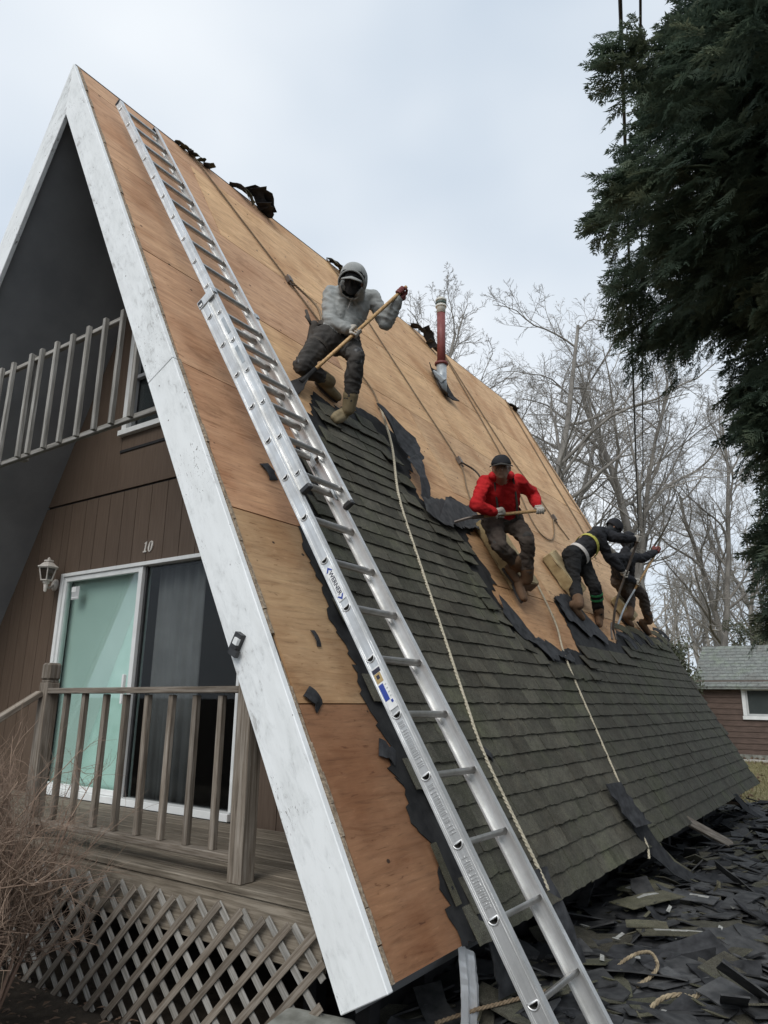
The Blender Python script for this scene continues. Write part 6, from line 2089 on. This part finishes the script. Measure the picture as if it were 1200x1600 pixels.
def shell(parent, name, c, rx, ry, rz, X, Y, Z, keep, mat, thick=0.01, seg=28, rings=20):
    """part of an ellipsoid shell; keep(dx,dy,dz) on the unit directions"""
    mb = MB()
    for i in range(rings + 1):
        th = math.pi * i / rings
        for j in range(seg):
            ph = 2 * math.pi * j / seg
            dx, dy, dz = math.sin(th) * math.cos(ph), math.sin(th) * math.sin(ph), math.cos(th)
            p = c + X * dx * rx + Y * dy * ry + Z * dz * rz
            p += (X * dx + Y * dy + Z * dz) * 0.006 * mnoise.noise(p * 17)
            mb.v.append(tuple(p))
    for i in range(rings):
        for j in range(seg):
            th = math.pi * (i + .5) / rings; ph = 2 * math.pi * (j + .5) / seg
            if keep(math.sin(th) * math.cos(ph), math.sin(th) * math.sin(ph), math.cos(th)):
                a, b = i * seg + j, i * seg + (j + 1) % seg
                mb.f.append((a, b, b + seg, a + seg)); mb.mi.append(0)
    me = mb.mesh(name, mat, True)
    bm = bmesh.new(); bm.from_mesh(me)
    bmesh.ops.remove_doubles(bm, verts=bm.verts, dist=1e-4)
    bmesh.ops.delete(bm, geom=[v for v in bm.verts if not v.link_faces], context='VERTS')
    bm.to_mesh(me); bm.free()
    o = link(name, me, parent)
    m = o.modifiers.new('thick', 'SOLIDIFY'); m.thickness = thick; m.offset = -1
    m = o.modifiers.new('sub', 'SUBSURF'); m.levels = 1; m.render_levels = 1
    return o
def brim(parent, P, z, r0, r1, mat, drop=0.02, name='cap_brim', half=62):
    mb = MB()
    n = 15
    for i in range(n):
        a = R(-half + 2 * half * i / (n - 1))
        for r_, dz in ((r0, 0.0), ((r0 + r1) / 2, -drop * 0.4), (r0 + (r1 - r0) * (0.35 + 0.65 * math.cos(a * 1.1)), -drop)):
            mb.v.append(tuple(P['hd'] + P['u'] * (z + dz - 0.02 * abs(math.sin(a))) + P['f'] * math.cos(a) * r_ * 1.05 + P['sd'] * math.sin(a) * r_ * 0.92))
    for i in range(n - 1):
        for j in range(2):
            k = i * 3 + j
            mb.f.append((k, k + 1, k + 4, k + 3)); mb.mi.append(0)
    o = link(name, mb.mesh(name, mat, True), parent)
    m = o.modifiers.new('thick', 'SOLIDIFY'); m.thickness = 0.006
    return o

JP = {"grey": {"head": [2.103, 1.62, 5.113], "shL": [1.817, 1.68, 5.138], "shR": [2.072, 1.958, 5.154], "elL": [1.858, 1.619, 4.813], "haL": [2.078, 1.719, 4.691], "elR": [2.174, 2.032, 4.892], "haR": [2.364, 1.99, 5.131], "hipL": [1.786, 1.644, 4.678], "hipR": [1.834, 1.891, 4.743], "knL": [1.745, 1.408, 4.333], "anL": [1.716, 1.817, 4.359], "knR": [2.086, 1.72, 4.453], "anR": [1.924, 1.842, 4.059]},
      "red": {"head": [2.737, 3.149, 3.73], "shL": [2.503, 3.264, 3.664], "shR": [2.728, 3.533, 3.705], "elL": [2.476, 3.126, 3.407], "haL": [2.591, 3.397, 3.356], "elR": [2.756, 3.816, 3.646], "haR": [2.882, 3.672, 3.415], "hipL": [2.41, 3.609, 3.362], "hipR": [2.509, 3.847, 3.399], "knL": [2.575, 3.381, 3.051], "anL": [2.616, 3.763, 2.902], "knR": [2.753, 3.636, 3.133], "anR": [2.655, 3.834, 2.782]},
      "black": {"head": [2.779, 6.395, 3.806], "shL": [2.684, 6.002, 3.657], "shR": [2.659, 6.337, 3.722], "elL": [2.756, 6.191, 3.391], "haL": [2.882, 6.427, 3.202], "elR": [2.906, 6.198, 3.62], "haR": [3.068, 6.435, 3.631], "hipL": [2.42, 5.771, 3.375], "hipR": [2.431, 6.031, 3.381], "knL": [2.481, 5.652, 2.976], "anL": [2.618, 5.38, 2.703], "knR": [2.597, 6.07, 2.984], "anR": [2.547, 6.294, 2.648]},
      "far": {"head": [2.686, 7.356, 3.815], "shL": [2.551, 7.096, 3.548], "shR": [2.688, 7.423, 3.596], "elL": [2.586, 7.273, 3.321], "haL": [2.733, 7.523, 3.24], "elR": [2.792, 7.691, 3.624], "haR": [2.941, 7.912, 3.762], "hipL": [2.471, 7.5, 3.291], "hipR": [2.514, 7.757, 3.321], "knL": [2.511, 7.862, 3.081], "anL": [2.556, 7.569, 2.798], "knR": [2.617, 8.128, 3.152], "anR": [2.63, 8.331, 2.792]}}
AY = Vector((0, 1, 0))
def taxis(k): return Vector(JP[k]['haL']) - Vector(JP[k]['haR'])

# the hooded man in grey
pg, G_ = person('kneeling worker in grey hooded sweatshirt holding a long wooden shovel handle', JP['grey'], (0.42, -0.78, -0.46),
    dict(hoodie=True, top=MAT['grey_fleece'], leg=MAT['charcoal_cloth'], mask=True, tool=taxis('grey'), gloveL=MAT['glove'], gloveR=MAT['glove_red'], toeL=AY * 0.8 + DN * 0.4, toeR=-AY * 0.8 + DN * 0.6, boot=MAT['boot'], pads='LR', padmat=MAT['black_plastic'], girth=1.05))
c = G_['hd'] + G_['u'] * 0.02 - G_['f'] * 0.015
shell(pg, 'hood', c, 0.148, 0.128, 0.158, G_['f'], G_['sd'], G_['u'], lambda x, y, z: not (x > 0.5 and z < 0.40) and not (x > 0.2 and z < -0.75), MAT['grey_fleece'], 0.009)
mb = MB(); mb.tube([c + G_['f'] * 0.075 * 1 + G_['sd'] * 0.115 * math.sin(a) + G_['u'] * (0.075 - 0.0) * math.cos(a) - G_['u'] * 0.03 * (1 - math.cos(a)) + G_['f'] * 0.045 * math.cos(a) for a in [R(-105 + 210 * i / 20) for i in range(21)]], 0.007, 8)
link('hood_hem', mb.mesh('hood_hem', MAT['grey_fleece'], True), pg)
brim(pg, G_, 0.055, 0.07, 0.158, MAT['cap_grey'], 0.03)
strap(pg, G_['hc'] + G_['up'] * 0.085, G_['up'], 0.195, 0.148, G_['lat'], MAT['strap'], 0.018, 2.4, 'belt')
for s in 'LR':
    h_, k_ = G_['J']['hip' + s], G_['J']['kn' + s]
    strap(pg, h_.lerp(k_, 0.33), k_ - h_, 0.102, 0.102, G_['lat'], MAT['strap'], 0.016, 2.2)
mb = MB()    # tools hanging from the belt at his side
hb_ = G_['hc'] - G_['lat'] * 0.21 + G_['up'] * 0.06
mb.capsule(hb_ + Vector((0, -0.02, 0.0)), 0.04, hb_ + Vector((0.0, -0.03, -0.16)), 0.055, 0, 8)
mb.tube([hb_ + Vector((-0.02, -0.03, -0.02)), hb_ + Vector((-0.07, -0.06, 0.15))], 0.013, 6)
mb.tube([hb_ + Vector((0.0, -0.04, -0.03)), hb_ + Vector((-0.02, -0.12, 0.05))], 0.01, 6)
link('tool_pouch', mb.mesh('tool_pouch', MAT['strap'], True), pg)
link('drawstring', rope_mesh('drawstring', smoothpath([G_['sc'] + G_['fw'] * 0.135 - G_['up'] * 0.02, G_['sc'] + G_['fw'] * 0.15 - G_['up'] * 0.10, G_['sc'] + G_['fw'] * 0.145 - G_['up'] * 0.2], 5), 0.004, MAT['white_cloth'], False), pg)
# the man in red
pr, R_ = person('worker in red hooded sweatshirt and black cap holding a wooden pole across his knees', JP['red'], (0.40, -0.86, -0.22),
    dict(top=MAT['red_fleece'], leg=MAT['brown_cloth'], tool=taxis('red'), gloveL=MAT['glove'], gloveR=MAT['glove'], toeL=AY * 0.6 + DN * 0.7, toeR=-AY * 0.25 + DN * 0.9, boot=MAT['boot_brown'], pads='LR', padmat=MAT['charcoal_cloth']))
P = R_
shell(pr, 'cap', P['hd'] + P['u'] * 0.035 - P['f'] * 0.008, 0.108, 0.097, 0.098, P['f'], P['sd'], P['u'], lambda x, y, z: z > 0.02, MAT['black_fleece'], 0.008)
brim(pr, P, 0.048, 0.085, 0.172, MAT['charcoal_cloth'], 0.022)
mb = MB()
for i in range(20):    # hood lying round the neck
    a0, a1 = R(35 + 290 * i / 20), R(35 + 290 * (i + 1) / 20)
    q = lambda a: P['sc'].lerp(P['hd'], 0.36) + P['f'] * math.cos(a) * 0.082 + P['sd'] * math.sin(a) * 0.098 + P['u'] * (0.012 - 0.02 * math.cos(a))
    rr_ = lambda a: 0.030 + 0.022 * max(0, -math.cos(a))
    mb.capsule(q(a0), rr_(a0), q(a1), rr_(a1), 0, 8)
link('hood', finish(vox(mb, 0.012, 3), 'hood', [MAT['red_fleece']]), pr)
strap(pr, P['hc'] + P['up'] * 0.08, P['up'], 0.19, 0.145, P['lat'], MAT['strap'], 0.018, 2.2, 'belt')
for s in (-1, 1):
    mb = MB(); mb.tube(smoothpath([P['hc'] + P['up'] * 0.1 + P['fw'] * 0.145 + P['lat'] * s * 0.09, P['hc'].lerp(P['sc'], 0.6) + P['fw'] * 0.135 + P['lat'] * s * 0.10, P['sc'] + P['fw'] * 0.06 + P['lat'] * s * 0.095 + P['up'] * 0.055], 5), 0.011, 6)
    link('harness_strap', mb.mesh('harness_strap', MAT['strap'], True), pr)
# the bending man in black
pb, B_ = person('bending worker in black top with yellow harness strap prising with a dark bar', JP['black'], (0.58, 0.30, -0.75),
    dict(mask=True, top=MAT['black_fleece'], leg=MAT['dark_jersey'], tool=taxis('black'), gloveL=MAT['glove'], gloveR=MAT['glove'], toeL=AY * 0.6 + DN * 0.6, toeR=-AY * 0.75 + DN * 0.6, boot=MAT['boot_brown'], pads='', padmat=None))  # covering added only to keep his face dark
P = B_
shell(pb, 'beanie', P['hd'] + P['u'] * 0.025 - P['f'] * 0.012, 0.112, 0.104, 0.112, P['f'], P['sd'], P['u'], lambda x, y, z: z > -0.4 and not (x > 0.62 and z < 0.0), MAT['black_fleece'], 0.01)
strap(pb, P['hc'] + P['up'] * 0.05, P['up'], 0.192, 0.148, P['lat'], MAT['white_cloth'], 0.02, 2.2, 'shirt_hem')
strap(pb, P['hc'] + P['up'] * 0.21 , P['up'] + P['lat'] * 0.35, 0.196, 0.152, P['lat'], MAT['strap_yellow'], 0.02, 2.2)
kk, aa = P['J']['knR'], P['J']['anR']
for q in (0.18, 0.34):
    strap(pb, kk.lerp(aa, q), aa - kk, 0.075, 0.075, P['lat'], MAT['strap_green'], 0.012, 2.0)
# the far man
pf, F_ = person('farthest worker in black with face covering and light wooden bar near the roof end', JP['far'], (0.50, -0.72, -0.30),
    dict(top=MAT['black_fleece'], leg=MAT['brown_cloth'], mask=True, tool=taxis('far'), gloveL=MAT['glove'], gloveR=MAT['glove_red'], toeL=AY * 0.6 + DN * 0.5, toeR=AY * 0.5 + DN * 0.8, boot=MAT['boot_brown'], pads='', padmat=None))
P = F_
shell(pf, 'hood', P['hd'] + P['u'] * 0.02 - P['f'] * 0.015, 0.122, 0.112, 0.13, P['f'], P['sd'], P['u'], lambda x, y, z: not (x > 0.5 and z < 0.45), MAT['black_fleece'], 0.01)

# ------------------------------------------------------------------ their tools
def tool(name, label, cat, p0, p1, r, mat, curve=None):
    t_ = thing(name, label, cat, tuple(p1))
    pts = [p0, p1] if curve is None else [p0] + curve
    mb = MB(); mb.tube(smoothpath(pts, 10) if curve else [Vector(p0).lerp(Vector(p1), k / 6) for k in range(7)], r, 10)
    link('shaft', mb.mesh('shaft', mat, True), t_)
    return t_
def along(k, s):                       # a point on the line of a man's hands, s metres beyond his lower hand
    a, b = Vector(JP[k]['haR']), Vector(JP[k]['haL'])
    return b + (b - a).normalized() * s
ta = taxis('grey').normalized()
sh_ = tool('roofing_shovel', 'long handled roofing shovel gripped by the hooded man', 'shovel', Vector(JP['grey']['haR']) - ta * 0.07, along('grey', 0.60), 0.0165, MAT['handle_wood'])
e0 = along('grey', 0.50)
def blade(parent, p, d, wdir, w, l, mat, name='blade', teeth=6):
    d = d.normalized(); wdir = (wdir - d * wdir.dot(d)).normalized(); nn = d.cross(wdir)
    mb = MB()
    vs = []
    prof = [(0, 0.03), (0.06, 0.05), (0.1, w / 2), (l * 0.8, w / 2)]
    for s, ww in prof:
        vs.append([p + d * s - wdir * ww, p + d * s + wdir * ww])
    flat = []
    for a, b in vs: flat += [a, b]
    k = len(flat)
    V = [q for q in flat] + [q + nn * 0.005 for q in flat]
    fs = []
    for i in range(len(vs) - 1):
        a = i * 2
        fs += [(a, a + 1, a + 3, a + 2), (k + a, k + a + 2, k + a + 3, k + a + 1), (a, a + 2, k + a + 2, k + a), (a + 1, k + a + 1, k + a + 3, a + 3)]
    mb.add(V, fs)
    for i in range(teeth):
        u0, u1 = -w / 2 + w * i / teeth, -w / 2 + w * (i + 1) / teeth
        b0 = p + d * l * 0.8
        q = [b0 + wdir * u0, b0 + wdir * u1, b0 + wdir * (u0 + u1) / 2 + d * l * 0.2]
        mb.add(q + [x + nn * 0.005 for x in q], [(0, 1, 2), (5, 4, 3), (0, 3, 4, 1), (1, 4, 5, 2), (2, 5, 3, 0)])
    mb.tube([p - d * 0.12, p + d * 0.06], [0.02, 0.024], 8)
    return link(name, mb.mesh(name, mat), parent)
blade(sh_, e0 + ta * 0.12, ta, DN, 0.15, 0.20, MAT['felt'])
tr_ = taxis('red').normalized()
rp = tool('pry_pole', 'wooden pole held level by the man in red', 'pole', Vector(JP['red']['haR']) - tr_ * 0.06, along('red', 0.23), 0.0165, MAT['handle_wood'])
mb = MB()
q = along('red', 0.22)
mb.tube([q - tr_ * 0.05, q + tr_ * 0.06], 0.021, 8)
mb.tube(smoothpath([q + tr_ * 0.04, q + tr_ * 0.12 - RN * 0.02, q + tr_ * 0.24 - RN * 0.10], 5), [0.014] * 10 + [0.01], 6)
link('pry_head', mb.mesh('pry_head', MAT['steel']), rp)
bb = tool('pry_bar', 'dark curved pry bar with forked foot held by the bending man', 'pry bar', Vector(JP['black']['haR']) - taxis('black').normalized() * 0.06, Vector(JP['black']['haL']), 0.016, MAT['steel'],
          [Vector(JP['black']['haR']), Vector(JP['black']['haL']), along('black', 0.25), along('black', 0.48) + RN * 0.03, RP(6.46, 5.50, 0.07)])
for s in (-1, 1):
    mb = MB(); mb.tube(smoothpath([RP(6.52, 5.40, 0.09), RP(6.47 + s * 0.05, 5.50, 0.06), RP(6.42 + s * 0.09, 5.62, 0.03)], 5), 0.012, 6)
    link('prong', mb.mesh('prong', MAT['steel']), bb)
fb = tool('pry_bar', 'pale wooden bar with bent metal foot held by the farthest worker', 'pry bar', Vector(JP['far']['haR']) - taxis('far').normalized() * 0.07, along('far', 0.12), 0.016, MAT['handle_wood'])
mb = MB(); mb.tube(smoothpath([along('far', 0.10), along('far', 0.35), along('far', 0.55) + RN * 0.02, RP(6.98, 5.36, 0.04)], 6), 0.013, 8)
link('metal_foot', mb.mesh('metal_foot', MAT['galv']), fb)

# ------------------------------------------------------------------ the foam cushions they kneel on
def cushion(a, b, la, lb, h0, h1, rz, label, seed):
    """a foam wedge on the slope, la along the ridge and lb down it"""
    bm = bmesh.new()
    bmesh.ops.create_cube(bm, size=1.0)
    bmesh.ops.subdivide_edges(bm, edges=bm.edges, cuts=7, use_grid_fill=True)
    for v in bm.verts:
        hh = h0 + (h1 - h0) * (v.co.x + 0.5)
        v.co = Vector((v.co.x * lb, v.co.y * la, (v.co.z + 0.5) * hh))
        nz = mnoise.noise(v.co * 9 + Vector((seed, 0, 0)))
        v.co += Vector((nz * 0.012, mnoise.noise(v.co * 8 + Vector((0, seed, 0))) * 0.015, nz * 0.012 if v.co.z > 0.01 else 0))
    bmesh.ops.bevel(bm, geom=[e for e in bm.edges if e.calc_face_angle(0) > 0.9], offset=0.012, segments=2, affect='EDGES')
    me = bpy.data.meshes.new('foam_cushion')
    for f_ in bm.faces:
        f_.smooth = False
        bm.normal_update()
        break
    bm.normal_update()
    for f_ in bm.faces:
        f_.material_index = 1 if f_.normal.x > 0.5 or f_.normal.z < -0.3 else 0  # downslope and under faces take the darker foam colour
    bm.to_mesh(me); bm.free()
    me.materials.append(MAT['foam']); me.materials.append(MAT['foam_dark'])
    o = link('foam_cushion', me, None, RM @ Matrix.Translation((b, a, 0.012)) @ Matrix.Rotation(rz, 4, 'Z'))
    return tag(o, label, 'cushion')
cushion(4.02, 4.84, 0.50, 0.80, 0.11, 0.15, 0.12, 'dirty yellow foam cushion beneath the knees of the man in red', 1)
cushion(5.72, 4.78, 0.42, 0.62, 0.12, 0.16, 0.35, 'brown stained foam cushion under the bending man in black', 2)
cushion(7.75, 5.02, 0.40, 0.40, 0.12, 0.15, 0.3, 'small brown foam cushion under the farthest worker', 3)
